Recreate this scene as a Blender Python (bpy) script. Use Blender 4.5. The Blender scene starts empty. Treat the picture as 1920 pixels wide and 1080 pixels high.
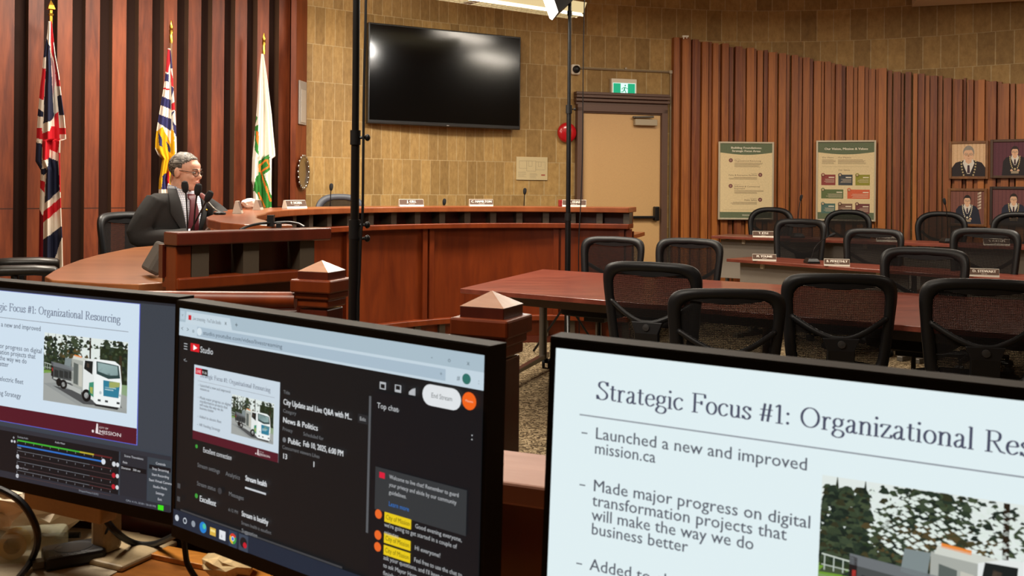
import bpy, bmesh, math, random
from mathutils import Vector, Matrix
random.seed(7)
PI = math.pi
S = bpy.context.scene
COL = S.collection
# ---------------------------------------------------------------- camera, world, exposure
F, CX, CY, HC, ROLL = 1800.0, 960.0, 350.0, 1.4, math.radians(0.46)
cam_d = bpy.data.cameras.new('camera'); cam = bpy.data.objects.new('camera', cam_d); COL.objects.link(cam)
cam_d.sensor_width = 36; cam_d.lens = 36 * F / 1920
cam_d.shift_y = -(540 - CY) / 1920
cam.matrix_world = Matrix.Translation((0, 0, HC)) @ Matrix.Rotation(PI / 2, 4, 'X') @ Matrix.Rotation(ROLL, 4, 'Z')
cam_d.clip_start = 0.05
cam_d.dof.use_dof = True; cam_d.dof.focus_distance = 6.5; cam_d.dof.aperture_fstop = 17
S.camera = cam
S.view_settings.view_transform = 'Standard'; S.view_settings.look = 'None'
S.view_settings.exposure = 0.0; S.view_settings.gamma = 1
w = bpy.data.worlds.new('world'); S.world = w; w.use_nodes = True
w.node_tree.nodes['Background'].inputs[0].default_value = (1.0, 0.86, 0.7, 1)
w.node_tree.nodes['Background'].inputs[1].default_value = 0.05

def area(name, loc, size, power, col=(1, .87, .7), rot=(0, 0, 0), sizey=None, spread=180):
    l = bpy.data.lights.new(name, 'AREA'); l.energy = power; l.color = col; l.size = size
    l.spread = math.radians(spread)
    if sizey: l.shape = 'RECTANGLE'; l.size_y = sizey
    o = bpy.data.objects.new(name, l); o.location = loc; o.rotation_euler = rot; COL.objects.link(o)
    return o
def aim(o, tgt):
    o.rotation_euler = (Vector(tgt) - Vector(o.location)).to_track_quat('-Z', 'Y').to_euler()
# the ceiling lamps of the room (their housings are built further down)
LAMPS = [(-2.4, 6.5, 3.4, 150), (-0.6, 7.4, 3.4, 110), (1.8, 8.4, 3.4, 58), (-2.3, 2.6, 3.4, 70), (0.9, 4.6, 3.4, 24), (3.9, 7.6, 3.4, 95), (4.2, 3.2, 3.4, 18), (-1.0, 1.9, 3.4, 75)]
for (x, y, z, p) in LAMPS:
    area('ceiling_lamp_light', (x, y, z - .03), 1.15, p, (1, .9, .75), sizey=.3)
l = area('studio_panel_light', (.25, 7.94, 3.03), .3, 110, (1, .95, .88)); aim(l, (-2.6, 7.2, 1.3))
l = area('studio_panel_light', (-.52, 3.05, 2.62), .35, 110, (1, .95, .88)); aim(l, (-2.5, 6.7, 1.4))

# ---------------------------------------------------------------- helpers
def at(px, py, Y):
    u = (px - CX) * Y / F; v = (CY - py) * Y / F
    return Vector((u * math.cos(ROLL) - v * math.sin(ROLL), Y, u * math.sin(ROLL) + v * math.cos(ROLL) + HC))
def lin(c):
    if isinstance(c, str):
        c = [int(c[i:i + 2], 16) / 255 for i in (0, 2, 4)]
    return tuple((x / 12.92 if x <= .04045 else ((x + .055) / 1.055) ** 2.4) for x in c)
class NT:
    def __init__(s, name):
        s.m = bpy.data.materials.new(name); s.m.use_nodes = True; s.t = s.m.node_tree
        s.b = s.t.nodes['Principled BSDF']; s.out = s.t.nodes['Material Output']
    def n(s, typ, **kw):
        nd = s.t.nodes.new(typ)
        for k, v in kw.items():
            if k.startswith('i_'):
                k = k[2:]; k = int(k) if k.isdigit() else k.replace('_', ' ')
                nd.inputs[k].default_value = v
            else: setattr(nd, k, v)
        return nd
    def l(s, a, b): s.t.links.new(a, b)
    def ramp(s, fac, stops):
        r = s.n('ShaderNodeValToRGB'); e = r.color_ramp.elements
        while len(e) < len(stops): e.new(.5)
        for el, (p, c) in zip(e, stops): el.position = p; el.color = (*lin(c), 1)
        s.l(fac, r.inputs[0]); return r.outputs[0]
MATS = {}
def M(name, c='808080', rough=.5, metal=0, spec=.5, bump=0, bscale=200, coat=0):
    if name in MATS: return MATS[name]
    t = NT(name); b = t.b
    b.inputs['Base Color'].default_value = (*lin(c), 1); b.inputs['Roughness'].default_value = rough
    b.inputs['Metallic'].default_value = metal; b.inputs['Specular IOR Level'].default_value = spec
    if coat: b.inputs['Coat Weight'].default_value = coat; b.inputs['Coat Roughness'].default_value = .15
    tc = t.n('ShaderNodeTexCoord'); nz = t.n('ShaderNodeTexNoise', i_Scale=bscale); t.l(tc.outputs['Object'], nz.inputs['Vector'])
    # slight procedural tone variation
    mx = t.n('ShaderNodeMix', data_type='RGBA', blend_type='MULTIPLY'); mx.inputs[0].default_value = .25
    mx.inputs[6].default_value = (*lin(c), 1); t.l(nz.outputs[0], mx.inputs[7])
    mul = t.n('ShaderNodeVectorMath', operation='SCALE'); mul.inputs['Scale'].default_value = 1.13
    t.l(mx.outputs[2], mul.inputs[0]); t.l(mul.outputs[0], b.inputs['Base Color'])
    if bump:
        bp = t.n('ShaderNodeBump', i_Strength=bump, i_Distance=.002); t.l(nz.outputs[0], bp.inputs['Height']); t.l(bp.outputs[0], b.inputs['Normal'])
    MATS[name] = t.m; return t.m
def WOOD(name, dark, light, rough=.35, scale=(14, 14, 1.1), coat=0, island=0, joint=None, spec=.5):
    if name in MATS: return MATS[name]
    t = NT(name); tc = t.n('ShaderNodeTexCoord')
    mp = t.n('ShaderNodeMapping'); mp.inputs['Scale'].default_value = scale; t.l(tc.outputs['Object'], mp.inputs[0])
    vec = mp.outputs[0]
    geo = t.n('ShaderNodeNewGeometry')
    if island:
        sc = t.n('ShaderNodeVectorMath', operation='SCALE'); cb = t.n('ShaderNodeCombineXYZ')
        for i in range(3): t.l(geo.outputs['Random Per Island'], cb.inputs[i])
        sc.inputs['Scale'].default_value = 37; t.l(cb.outputs[0], sc.inputs[0])
        ad = t.n('ShaderNodeVectorMath', operation='ADD'); t.l(vec, ad.inputs[0]); t.l(sc.outputs[0], ad.inputs[1]); vec = ad.outputs[0]
    nz = t.n('ShaderNodeTexNoise', i_Scale=1.0, i_Detail=6, i_Roughness=.62, i_Distortion=.9); t.l(vec, nz.inputs['Vector'])
    n2 = t.n('ShaderNodeTexNoise', i_Scale=6.0, i_Detail=3); t.l(vec, n2.inputs['Vector'])
    add = t.n('ShaderNodeMath', operation='MULTIPLY_ADD'); t.l(n2.outputs[0], add.inputs[0]); add.inputs[1].default_value = .35; t.l(nz.outputs[0], add.inputs[2])
    f = add.outputs[0]
    if island:
        a2 = t.n('ShaderNodeMath', operation='MULTIPLY_ADD'); t.l(geo.outputs['Random Per Island'], a2.inputs[0]); a2.inputs[1].default_value = island; t.l(f, a2.inputs[2])
        a3 = t.n('ShaderNodeMath', operation='SUBTRACT'); t.l(a2.outputs[0], a3.inputs[0]); a3.inputs[1].default_value = island * .5; f = a3.outputs[0]
    c = t.ramp(f, [(.42, dark), (.92, light)])
    if joint:
        sx = t.n('ShaderNodeSeparateXYZ'); t.l(tc.outputs['Object'], sx.inputs[0])
        d = t.n('ShaderNodeMath', operation='SUBTRACT'); t.l(sx.outputs[2], d.inputs[0]); d.inputs[1].default_value = joint
        ab = t.n('ShaderNodeMath', operation='ABSOLUTE'); t.l(d.outputs[0], ab.inputs[0])
        lt = t.n('ShaderNodeMath', operation='LESS_THAN'); t.l(ab.outputs[0], lt.inputs[0]); lt.inputs[1].default_value = .004
        mx = t.n('ShaderNodeMix', data_type='RGBA'); t.l(lt.outputs[0], mx.inputs[0]); t.l(c, mx.inputs[6]); mx.inputs[7].default_value = (*lin('2a140b'), 1); c = mx.outputs[2]
    t.l(c, t.b.inputs['Base Color']); t.b.inputs['Roughness'].default_value = rough; t.b.inputs['Specular IOR Level'].default_value = spec
    if coat: t.b.inputs['Coat Weight'].default_value = coat; t.b.inputs['Coat Roughness'].default_value = .2
    bp = t.n('ShaderNodeBump', i_Strength=.12, i_Distance=.002); t.l(f, bp.inputs['Height']); t.l(bp.outputs[0], t.b.inputs['Normal'])
    MATS[name] = t.m; return t.m
def E_(c, k=1.0):
    key = 'glow_%s_%s' % (c, k)
    if key in MATS: return MATS[key]
    t = NT(key); t.b.inputs['Base Color'].default_value = (.01, .01, .01, 1); t.b.inputs['Roughness'].default_value = .5
    t.b.inputs['Specular IOR Level'].default_value = .2
    t.b.inputs['Emission Color'].default_value = (*lin(c), 1); t.b.inputs['Emission Strength'].default_value = k
    MATS[key] = t.m; return t.m
def D_(c): return M('print_' + c, c, .7, bscale=60)

class MB:
    def __init__(s): s.bm = bmesh.new(); s.mats = []
    def mi(s, m):
        if m is None: return 0
        if m not in s.mats: s.mats.append(m)
        return s.mats.index(m)
    def hexa(s, p, m=None):
        v = [s.bm.verts.new(q) for q in p]; k = s.mi(m)
        for f in ((3, 2, 1, 0), (4, 5, 6, 7), (0, 1, 5, 4), (1, 2, 6, 5), (2, 3, 7, 6), (3, 0, 4, 7)):
            s.bm.faces.new([v[i] for i in f]).material_index = k
        return v
    def box(s, c, d, rz=0, m=None, mat=None):
        x, y, z = d[0] / 2, d[1] / 2, d[2] / 2
        R = Matrix.Rotation(rz, 4, 'Z') if mat is None else mat
        return s.hexa([Vector(c) + R @ Vector(q) for q in ((-x, -y, -z), (x, -y, -z), (x, y, -z), (-x, y, -z), (-x, -y, z), (x, -y, z), (x, y, z), (-x, y, z))], m)
    def prism(s, pts, z0, z1, m=None):
        n = len(pts); a = [s.bm.verts.new((p[0], p[1], z0)) for p in pts]; b = [s.bm.verts.new((p[0], p[1], z1)) for p in pts]; k = s.mi(m)
        s.bm.faces.new(a[::-1]).material_index = k; s.bm.faces.new(b).material_index = k
        for i in range(n): s.bm.faces.new((a[i], a[(i + 1) % n], b[(i + 1) % n], b[i])).material_index = k
    def ring(s, c, r0, r1, a0, a1, z0, z1, n=40, m=None):
        k = s.mi(m); rows = []
        for i in range(n + 1):
            a = a0 + (a1 - a0) * i / n; sn, cs = math.sin(a), math.cos(a)
            rows.append([s.bm.verts.new((c[0] + r * sn, c[1] + r * cs, z)) for r, z in ((r0, z0), (r1, z0), (r1, z1), (r0, z1))])
        for A, B in zip(rows, rows[1:]):
            for j in range(4): s.bm.faces.new((A[j], B[j], B[(j + 1) % 4], A[(j + 1) % 4])).material_index = k
        s.bm.faces.new(rows[0]).material_index = k; s.bm.faces.new(rows[-1][::-1]).material_index = k
    def tube(s, pts, r, n=10, m=None, closed=False, sx=1.0):
        pts = [Vector(p) for p in pts]; k = s.mi(m); rows = []; N = len(pts)
        rr = r if isinstance(r, (list, tuple)) else [r] * N
        up = None
        for i, p in enumerate(pts):
            if closed: d = pts[(i + 1) % N] - pts[i - 1]
            else: d = pts[min(i + 1, N - 1)] - pts[max(i - 1, 0)]
            d.normalize()
            if up is None:
                up = Vector((0, 0, 1)) if abs(d.z) < .9 else Vector((0, 1, 0))
            x = d.cross(up).normalized(); y = x.cross(d).normalized(); up = y
            rows.append([s.bm.verts.new(p + rr[i] * (x * math.cos(2 * PI * j / n) * sx + y * math.sin(2 * PI * j / n))) for j in range(n)])
        rng = list(zip(rows, rows[1:])) + ([(rows[-1], rows[0])] if closed else [])
        for A, B in rng:
            for j in range(n): s.bm.faces.new((A[j], A[(j + 1) % n], B[(j + 1) % n], B[j])).material_index = k
        if not closed:
            s.bm.faces.new(rows[0][::-1]).material_index = k; s.bm.faces.new(rows[-1]).material_index = k
    def lathe(s, prof, c=(0, 0, 0), n=24, m=None, mat=None):
        k = s.mi(m); rows = []; R = mat or Matrix.Identity(4)
        for r, z in prof:
            rows.append([s.bm.verts.new(Vector(c) + R @ Vector((r * math.cos(2 * PI * j / n), r * math.sin(2 * PI * j / n), z))) for j in range(n)])
        for A, B in zip(rows, rows[1:]):
            for j in range(n): s.bm.faces.new((A[j], A[(j + 1) % n], B[(j + 1) % n], B[j])).material_index = k
        s.bm.faces.new(rows[0][::-1]).material_index = k; s.bm.faces.new(rows[-1]).material_index = k
    def ell(s, c, r, m=None, mat=None, seg=16, rings=10):
        T = Matrix.Translation(c) @ (mat or Matrix.Identity(4)) @ Matrix.Diagonal((*r, 1)); k = s.mi(m)
        g = bmesh.ops.create_uvsphere(s.bm, u_segments=seg, v_segments=rings, radius=1, matrix=T)
        for v in g['verts']:
            for f in v.link_faces: f.material_index = k
    def loft(s, rings, m=None, cap=True):
        k = s.mi(m); R = [[s.bm.verts.new(p) for p in r] for r in rings]; n = len(R[0])
        for A, B in zip(R, R[1:]):
            for j in range(n): s.bm.faces.new((A[j], A[(j + 1) % n], B[(j + 1) % n], B[j])).material_index = k
        if cap: s.bm.faces.new(R[0][::-1]).material_index = k; s.bm.faces.new(R[-1]).material_index = k
    def build(s, name, mat=None, parent=None, bevel=0, smooth=False, subd=0):
        bmesh.ops.recalc_face_normals(s.bm, faces=s.bm.faces)
        me = bpy.data.meshes.new(name); s.bm.to_mesh(me); s.bm.free()
        if s.mats:
            for m in s.mats: me.materials.append(m)
        elif mat: me.materials.append(mat)
        if smooth:
            me.polygons.foreach_set('use_smooth', [True] * len(me.polygons))
            if hasattr(me, 'set_sharp_from_angle') and smooth != 'all': me.set_sharp_from_angle(angle=math.radians(40))
        o = bpy.data.objects.new(name, me); COL.objects.link(o)
        if parent: o.parent = parent
        if bevel:
            b = o.modifiers.new('b', 'BEVEL'); b.width = bevel; b.segments = 2; b.limit_method = 'ANGLE'
        if subd:
            b = o.modifiers.new('s', 'SUBSURF'); b.levels = subd; b.render_levels = subd
        return o
def tag(o, label, cat, group=None, kind=None):
    o['label'] = label; o['category'] = cat
    if group: o['group'] = group
    if kind: o['kind'] = kind
    return o
def thing(name, label, cat, loc=(0, 0, 0), rz=0, group=None):
    o = bpy.data.objects.new(name, None); o.empty_display_size = .1; COL.objects.link(o)
    o.location = loc; o.rotation_euler = (0, 0, rz); return tag(o, label, cat, group)
def dup(root, loc, rz, label, sz=1.0):
    def cp(o, par):
        c = o.copy(); COL.objects.link(c)
        if par: c.parent = par
        for ch in o.children: cp(ch, c)
        return c
    r = cp(root, None); r.location = loc; r.rotation_euler = (0, 0, rz); r.scale = (1, 1, sz); r['label'] = label
    return r
def spline(pts, n=6):
    P = [Vector(p) for p in pts]; out = []
    for i in range(len(P) - 1):
        p0, p1, p2, p3 = P[max(i - 1, 0)], P[i], P[i + 1], P[min(i + 2, len(P) - 1)]
        for k in range(n):
            t = k / n
            out.append(.5 * ((2 * p1) + (-p0 + p2) * t + (2 * p0 - 5 * p1 + 4 * p2 - p3) * t * t + (-p0 + 3 * p1 - 3 * p2 + p3) * t ** 3))
    return out + [P[-1]]
def interp(tab, x):
    if x <= tab[0][0]: return tab[0][1]
    for (a, b), (c, d) in zip(tab, tab[1:]):
        if x <= c: return b + (d - b) * (x - a) / (c - a)
    return tab[-1][1]

# ---------------------------------------------------------------- lettering and flat prints
TXT = {}
def text_mesh(s):
    if s not in TXT:
        cu = bpy.data.curves.new('t', 'FONT'); cu.body = s; cu.size = 1; cu.resolution_u = 2
        ob = bpy.data.objects.new('t', cu); COL.objects.link(ob)
        dg = bpy.context.evaluated_depsgraph_get()
        me = bpy.data.meshes.new_from_object(ob.evaluated_get(dg))
        TXT[s] = ([tuple(v.co[:2]) for v in me.vertices], [tuple(p.vertices) for p in me.polygons])
        bpy.data.objects.remove(ob); bpy.data.curves.remove(cu); bpy.data.meshes.remove(me)
    return TXT[s]
XH = .42
def _el(cx, cy, rx, ry): return [(cx + rx * math.cos(2 * PI * i / 20), cy + ry * math.sin(2 * PI * i / 20)) for i in range(21)]
# strokes: ('c', pts) curve, ('l', pts) straight
GL = {
 'S': (.48, [('c', [(.40,.54),(.34,.63),(.23,.66),(.11,.60),(.10,.48),(.20,.385),(.31,.31),(.40,.20),(.37,.07),(.24,0),(.12,.02),(.05,.12)]), ('l', [(.40,.66),(.41,.51)]), ('l', [(.045,0),(.035,.16)])]),
 't': (.28, [('c', [(.12,.55),(.12,.3),(.12,.08),(.17,.01),(.26,.04)]), ('l', [(.02,XH),(.25,XH)])]),
 'r': (.33, [('l', [(.10,XH),(.10,0)]), ('l', [(.01,0),(.20,0)]), ('l', [(.02,.40),(.10,XH)]), ('c', [(.10,.28),(.15,.38),(.23,.42),(.29,.37)])]),
 'a': (.40, [('c', [(.08,.34),(.13,.41),(.21,.42),(.27,.35),(.27,.2),(.27,.06),(.31,0),(.38,.04)]), ('c', [(.27,.25),(.14,.21),(.06,.12),(.10,.01),(.18,.01),(.27,.10)])]),
 'e': (.40, [('l', [(.07,.24),(.35,.25)]), ('c', [(.35,.25),(.31,.38),(.21,.42),(.10,.35),(.06,.19),(.11,.05),(.22,0),(.36,.09)])]),
 'g': (.41, [('l', _el(.19,.285,.125,.135)), ('c', [(.11,.17),(.06,.10),(.12,.05),(.28,.03),(.37,-.05),(.32,-.17),(.18,-.21),(.05,-.15),(.05,-.06),(.13,.04)]), ('l', [(.28,.37),(.38,.42)])]),
 'i': (.21, [('l', [(.10,XH),(.10,0)]), ('l', [(.02,0),(.19,0)]), ('l', [(.02,.40),(.10,XH)]), ('d', (.10,.60))]),
 'c': (.37, [('c', [(.33,.33),(.28,.40),(.19,.42),(.08,.34),(.05,.20),(.10,.05),(.21,0),(.34,.09)])]),
 'F': (.50, [('l', [(.13,.66),(.13,0)]), ('l', [(.03,0),(.25,0)]), ('l', [(.03,.66),(.47,.66)]), ('l', [(.465,.66),(.48,.52)]), ('l', [(.13,.35),(.36,.35)]), ('l', [(.36,.42),(.36,.28)])]),
 'o': (.42, [('l', _el(.21,.21,.155,.21))]),
 'u': (.44, [('c', [(.10,XH),(.10,.25),(.10,.1),(.16,.01),(.25,.02),(.33,.10)]), ('l', [(.33,XH),(.33,0)]), ('l', [(.02,XH),(.10,XH)]), ('l', [(.25,XH),(.33,XH)]), ('l', [(.33,.01),(.41,.01)])]),
 's': (.33, [('c', [(.27,.32),(.21,.41),(.13,.42),(.06,.34),(.11,.26),(.22,.18),(.28,.10),(.22,.01),(.13,0),(.05,.10)]), ('l', [(.27,.42),(.28,.30)]), ('l', [(.05,0),(.045,.12)])]),
 '#': (.46, [('l', [(.17,.62),(.09,0)]), ('l', [(.35,.62),(.27,0)]), ('l', [(.02,.41),(.43,.41)]), ('l', [(0,.21),(.41,.21)])]),
 '1': (.36, [('l', [(.19,.63),(.19,0)]), ('l', [(.07,0),(.31,0)]), ('l', [(.06,.54),(.19,.63)])]),
 ':': (.22, [('d', (.10,.36)), ('d', (.10,.04))]),
 'O': (.68, [('l', _el(.33,.33,.27,.33))]),
 'n': (.45, [('l', [(.10,XH),(.10,0)]), ('c', [(.10,.30),(.17,.39),(.26,.42),(.34,.34),(.34,.15),(.34,0)]), ('l', [(.25,0),(.43,0)]), ('l', [(.02,0),(.19,0)]), ('l', [(.02,.40),(.10,XH)])]),
 'z': (.37, [('l', [(.04,XH),(.32,XH)]), ('l', [(.31,XH),(.05,0)]), ('l', [(.04,0),(.33,0)]), ('l', [(.33,0),(.35,.11)]), ('l', [(.05,XH),(.03,.32)])]),
 'l': (.21, [('l', [(.10,.70),(.10,0)]), ('l', [(.02,0),(.19,0)]), ('l', [(.02,.68),(.10,.70)])]),
 'R': (.58, [('l', [(.13,.66),(.13,0)]), ('l', [(.03,0),(.25,0)]), ('l', [(.03,.66),(.13,.66)]), ('c', [(.13,.655),(.30,.66),(.42,.59),(.43,.46),(.36,.36),(.13,.34)]), ('l', [(.27,.34),(.46,.04),(.60,0)])]),
 ' ': (.26, []),
}
def serif_polys(s):
    out = []; x = 0
    A, B = .043, .017
    for ch in s:
        adv, st = GL[ch]
        for kind, p in st:
            if kind == 'd':
                out.append([(x + q[0], q[1]) for q in _el(p[0], p[1], .052, .052)[:-1]]); continue
            pts = p if kind == 'l' else [tuple(v[:2]) for v in spline([(a, b, 0) for a, b in p], 5)]
            N = len(pts); L = []; R = []
            for i in range(N):
                a = pts[max(i - 1, 0)]; b = pts[min(i + 1, N - 1)]
                if pts[0] == pts[-1] and i in (0, N - 1): a, b = pts[-2], pts[1]
                dx, dy = b[0] - a[0], b[1] - a[1]; d = math.hypot(dx, dy) or 1; nx, ny = -dy / d, dx / d
                h = math.sqrt((A * nx) ** 2 + (B * ny) ** 2)
                L.append((x + pts[i][0] + nx * h, pts[i][1] + ny * h)); R.append((x + pts[i][0] - nx * h, pts[i][1] - ny * h))
            for i in range(N - 1): out.append([L[i], L[i + 1], R[i + 1], R[i]])
        x += adv
    return out, x
class Canvas:
    """A flat print W x H metres; u to the right, v down, both 0..1; every layer a hair above the one below."""
    def __init__(s, W, H, em=True, k=1.0):
        s.W, s.H, s.em, s.k = W, H, em, k; s.v = []; s.f = []; s.mi = []; s.mats = []; s.z = 0
        s.win = (0, 0, 1, 1); s.clip = None
    def mat(s, c):
        m = E_(c, s.k) if s.em else D_(c)
        if m not in s.mats: s.mats.append(m)
        return s.mats.index(m)
    def up(s, k=1): s.z += .00012 * k
    def P(s, u, v):
        x0, y0, x1, y1 = s.win
        u = x0 + u * (x1 - x0); v = y0 + v * (y1 - y0)
        if s.clip: u = min(max(u, s.clip[0]), s.clip[2]); v = min(max(v, s.clip[1]), s.clip[3])
        return (u * s.W, -v * s.H, s.z)
    def poly(s, pts, c):
        b = len(s.v); s.v += [s.P(*p) for p in pts]; s.f.append(tuple(range(b, b + len(pts)))); s.mi.append(s.mat(c))
    def rect(s, u0, v0, u1, v1, c): s.poly([(u0, v0), (u0, v1), (u1, v1), (u1, v0)], c)
    def asp(s):
        x0, y0, x1, y1 = s.win; return (s.W * (x1 - x0)) / (s.H * (y1 - y0))
    def disc(s, u, v, r, c, n=18, ry=None):   # r in u units
        a = s.asp(); ry = ry if ry is not None else r * a
        s.poly([(u + r * math.cos(2 * PI * i / n), v - ry * math.sin(2 * PI * i / n)) for i in range(n)], c)
    def line(s, u0, v0, u1, v1, t, c):  # t thickness in v units
        a = s.asp(); dx, dy = (u1 - u0) * a, v1 - v0; d = math.hypot(dx, dy) or 1; nx, ny = -dy / d * t / 2 / a, dx / d * t / 2
        s.poly([(u0 + nx, v0 + ny), (u0 - nx, v0 - ny), (u1 - nx, v1 - ny), (u1 + nx, v1 + ny)], c)
    def text(s, t, u, v, h, c, width=None, align='l', serif=False, bold=0):
        """baseline at v, h = cap height in v units, width in u units"""
        a = s.asp()
        if serif:
            polys, w_ = serif_polys(t); cap = .66
        else:
            V, Fc = text_mesh(t); polys = [[V[i] for i in f] for f in Fc]; w_ = max([p[0] for p in V] + [.001]); cap = .70
        sv = h / cap; su = sv / a
        if width: su = width / w_
        if align == 'c': u -= w_ * su / 2
        if align == 'r': u -= w_ * su
        for ox in ([0, bold] if bold else [0]):
            for p in polys: s.poly([(u + ox + x * su, v - y * sv) for x, y in p], c)
    def build(s, name, parent=None, M4=None):
        me = bpy.data.meshes.new(name); me.from_pydata(s.v, [], s.f)
        for m in s.mats: me.materials.append(m)
        me.polygons.foreach_set('material_index', s.mi); me.update()
        bm = bmesh.new(); bm.from_mesh(me)
        for f in bm.faces:
            f.normal_update()
            if f.normal.z < 0: f.normal_flip()
        bm.to_mesh(me); bm.free()
        o = bpy.data.objects.new(name, me); COL.objects.link(o)
        if parent: o.parent = parent
        if M4 is not None: o.matrix_local = M4
        return o
# local plane of a canvas: x right, y up, z towards the viewer -> upright board facing local -Y
UPRIGHT = Matrix.Rotation(PI / 2, 4, 'X')
# ---------------------------------------------------------------- materials of the room
def brick_mat():
    t = NT('stone_tile'); uv = t.n('ShaderNodeUVMap')
    br = t.n('ShaderNodeTexBrick', offset=.22, offset_frequency=2, squash=1.0)
    for k, v in dict(Scale=1.0, Mortar_Size=.0035, Mortar_Smooth=.1, Bias=0.0, Brick_Width=.108, Row_Height=.355).items():
        br.inputs[k.replace('_', ' ')].default_value = v
    br.inputs['Color1'].default_value = (*lin('b49259'), 1); br.inputs['Color2'].default_value = (*lin('927444'), 1); br.inputs['Mortar'].default_value = (*lin('b9a276'), 1)
    t.l(uv.outputs[0], br.inputs[0])
    nz = t.n('ShaderNodeTexNoise', i_Scale=30, i_Detail=5, i_Roughness=.7); mp = t.n('ShaderNodeMapping'); mp.inputs['Scale'].default_value = (1, .35, 1); t.l(uv.outputs[0], mp.inputs[0]); t.l(mp.outputs[0], nz.inputs[0])
    r = t.ramp(nz.outputs[0], [(.3, 'c8c0b4'), (.7, 'ffffff')])
    mx = t.n('ShaderNodeMix', data_type='RGBA', blend_type='MULTIPLY'); mx.inputs[0].default_value = .8
    t.l(br.outputs[0], mx.inputs[6]); t.l(r, mx.inputs[7]); t.l(mx.outputs[2], t.b.inputs['Base Color'])
    t.b.inputs['Roughness'].default_value = .62; t.b.inputs['Specular IOR Level'].default_value = .3
    bp = t.n('ShaderNodeBump', i_Strength=.35, i_Distance=.004); a = t.n('ShaderNodeMath', operation='MULTIPLY_ADD'); t.l(br.outputs['Fac'], a.inputs[0]); a.inputs[1].default_value = -.6; t.l(nz.outputs[0], a.inputs[2])
    t.l(a.outputs[0], bp.inputs['Height']); t.l(bp.outputs[0], t.b.inputs['Normal'])
    return t.m
def carpet_mat():
    t = NT('patterned_carpet'); tc = t.n('ShaderNodeTexCoord')
    vo = t.n('ShaderNodeTexNoise', i_Scale=26, i_Detail=2, i_Distortion=2.2); t.l(tc.outputs['Object'], vo.inputs[0])
    wv = t.n('ShaderNodeTexNoise', i_Scale=160, i_Detail=2); t.l(tc.outputs['Object'], wv.inputs[0])
    a = t.n('ShaderNodeMath', operation='MULTIPLY_ADD'); t.l(wv.outputs[0], a.inputs[0]); a.inputs[1].default_value = .35; t.l(vo.outputs[0], a.inputs[2])
    c = t.ramp(a.outputs[0], [(.60, '3d3224'), (.68, '6e5e46'), (.78, '95856a')])
    t.l(c, t.b.inputs['Base Color']); t.b.inputs['Roughness'].default_value = .95; t.b.inputs['Specular IOR Level'].default_value = .1
    bp = t.n('ShaderNodeBump', i_Strength=.5, i_Distance=.004); t.l(a.outputs[0], bp.inputs['Height']); t.l(bp.outputs[0], t.b.inputs['Normal'])
    return t.m
def mesh_mat(name, dens, c='191715'):
    t = NT(name); t.b.inputs['Base Color'].default_value = (*lin(c), 1); t.b.inputs['Roughness'].default_value = .8; t.b.inputs['Specular IOR Level'].default_value = .15
    tc = t.n('ShaderNodeTexCoord'); mp = t.n('ShaderNodeMapping'); mp.inputs['Scale'].default_value = (1, .001, .75); t.l(tc.outputs['Object'], mp.inputs[0])
    vo = t.n('ShaderNodeTexVoronoi', feature='DISTANCE_TO_EDGE', i_Scale=210, i_Randomness=.1); t.l(mp.outputs[0], vo.inputs['Vector'])
    r = t.n('ShaderNodeMath', operation='GREATER_THAN'); t.l(vo.outputs[0], r.inputs[0]); r.inputs[1].default_value = dens
    tr = t.n('ShaderNodeBsdfTransparent'); ms = t.n('ShaderNodeMixShader'); t.l(r.outputs[0], ms.inputs[0]); t.l(t.b.outputs[0], ms.inputs[1]); t.l(tr.outputs[0], ms.inputs[2]); t.l(ms.outputs[0], t.out.inputs[0])
    return t.m
def glass_mat(name, c='ffffff', fac=.8, rough=.08):
    t = NT(name); t.b.inputs['Base Color'].default_value = (*lin(c), 1); t.b.inputs['Roughness'].default_value = rough
    tr = t.n('ShaderNodeBsdfTransparent'); ms = t.n('ShaderNodeMixShader'); ms.inputs[0].default_value = fac
    t.l(t.b.outputs[0], ms.inputs[1]); t.l(tr.outputs[0], ms.inputs[2]); t.l(ms.outputs[0], t.out.inputs[0]); return t.m
STONE = brick_mat(); CARPET = carpet_mat()
SLAT = WOOD('oak_slat', '4e1e0b', '84401f', .5, (9, 9, .9), island=.25, joint=1.2, spec=.35)
SLAT_SIDE = M('slat_edge', '5e4434', .5)
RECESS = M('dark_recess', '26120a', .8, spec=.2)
CEDAR = WOOD('cedar_strip', '6e3414', 'aa6527', .5, (22, 22, 1.0), island=.42)
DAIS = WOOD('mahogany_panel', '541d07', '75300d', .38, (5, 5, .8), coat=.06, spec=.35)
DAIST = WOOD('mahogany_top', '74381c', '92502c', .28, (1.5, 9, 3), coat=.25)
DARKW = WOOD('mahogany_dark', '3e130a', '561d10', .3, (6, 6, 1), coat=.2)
BRACK = M('bracket_olive', '443a2e', .5)
TABLE = WOOD('table_laminate', '5e2a20', '874636', .3, (2, 10, 4), coat=.1)
PALE = WOOD('cap_sheen_tint', '8a5e4c', 'a47866', .5, (2, 8, 2), spec=.35)  # lamp sheen on the low wall cap put into a paler wood colour
DESKW = WOOD('amber_desk', '6b3a12', 'a8692a', .35, (3, 14, 3), coat=.3)
BLK = M('black_plastic', '101012', .45, spec=.35); BLKM = M('black_metal', '0d0d0e', .35, spec=.4)
DGREY = M('dark_grey', '2b2a2a', .5); GREY = M('grey_panel', '8a8074', .6); SILV = M('satin_silver', 'b5b0a6', .3, 1); STEEL = M('grey_steel', '6a665f', .4, .6)
CREAM = M('cream_paint', 'c49d6a', .5); FRAMEB = M('brown_frame', '5a4033', .5); WHITE = M('white_plastic', 'ddd4c0', .45); PAPER = M('white_paper', 'e8e2d6', .8)
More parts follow.
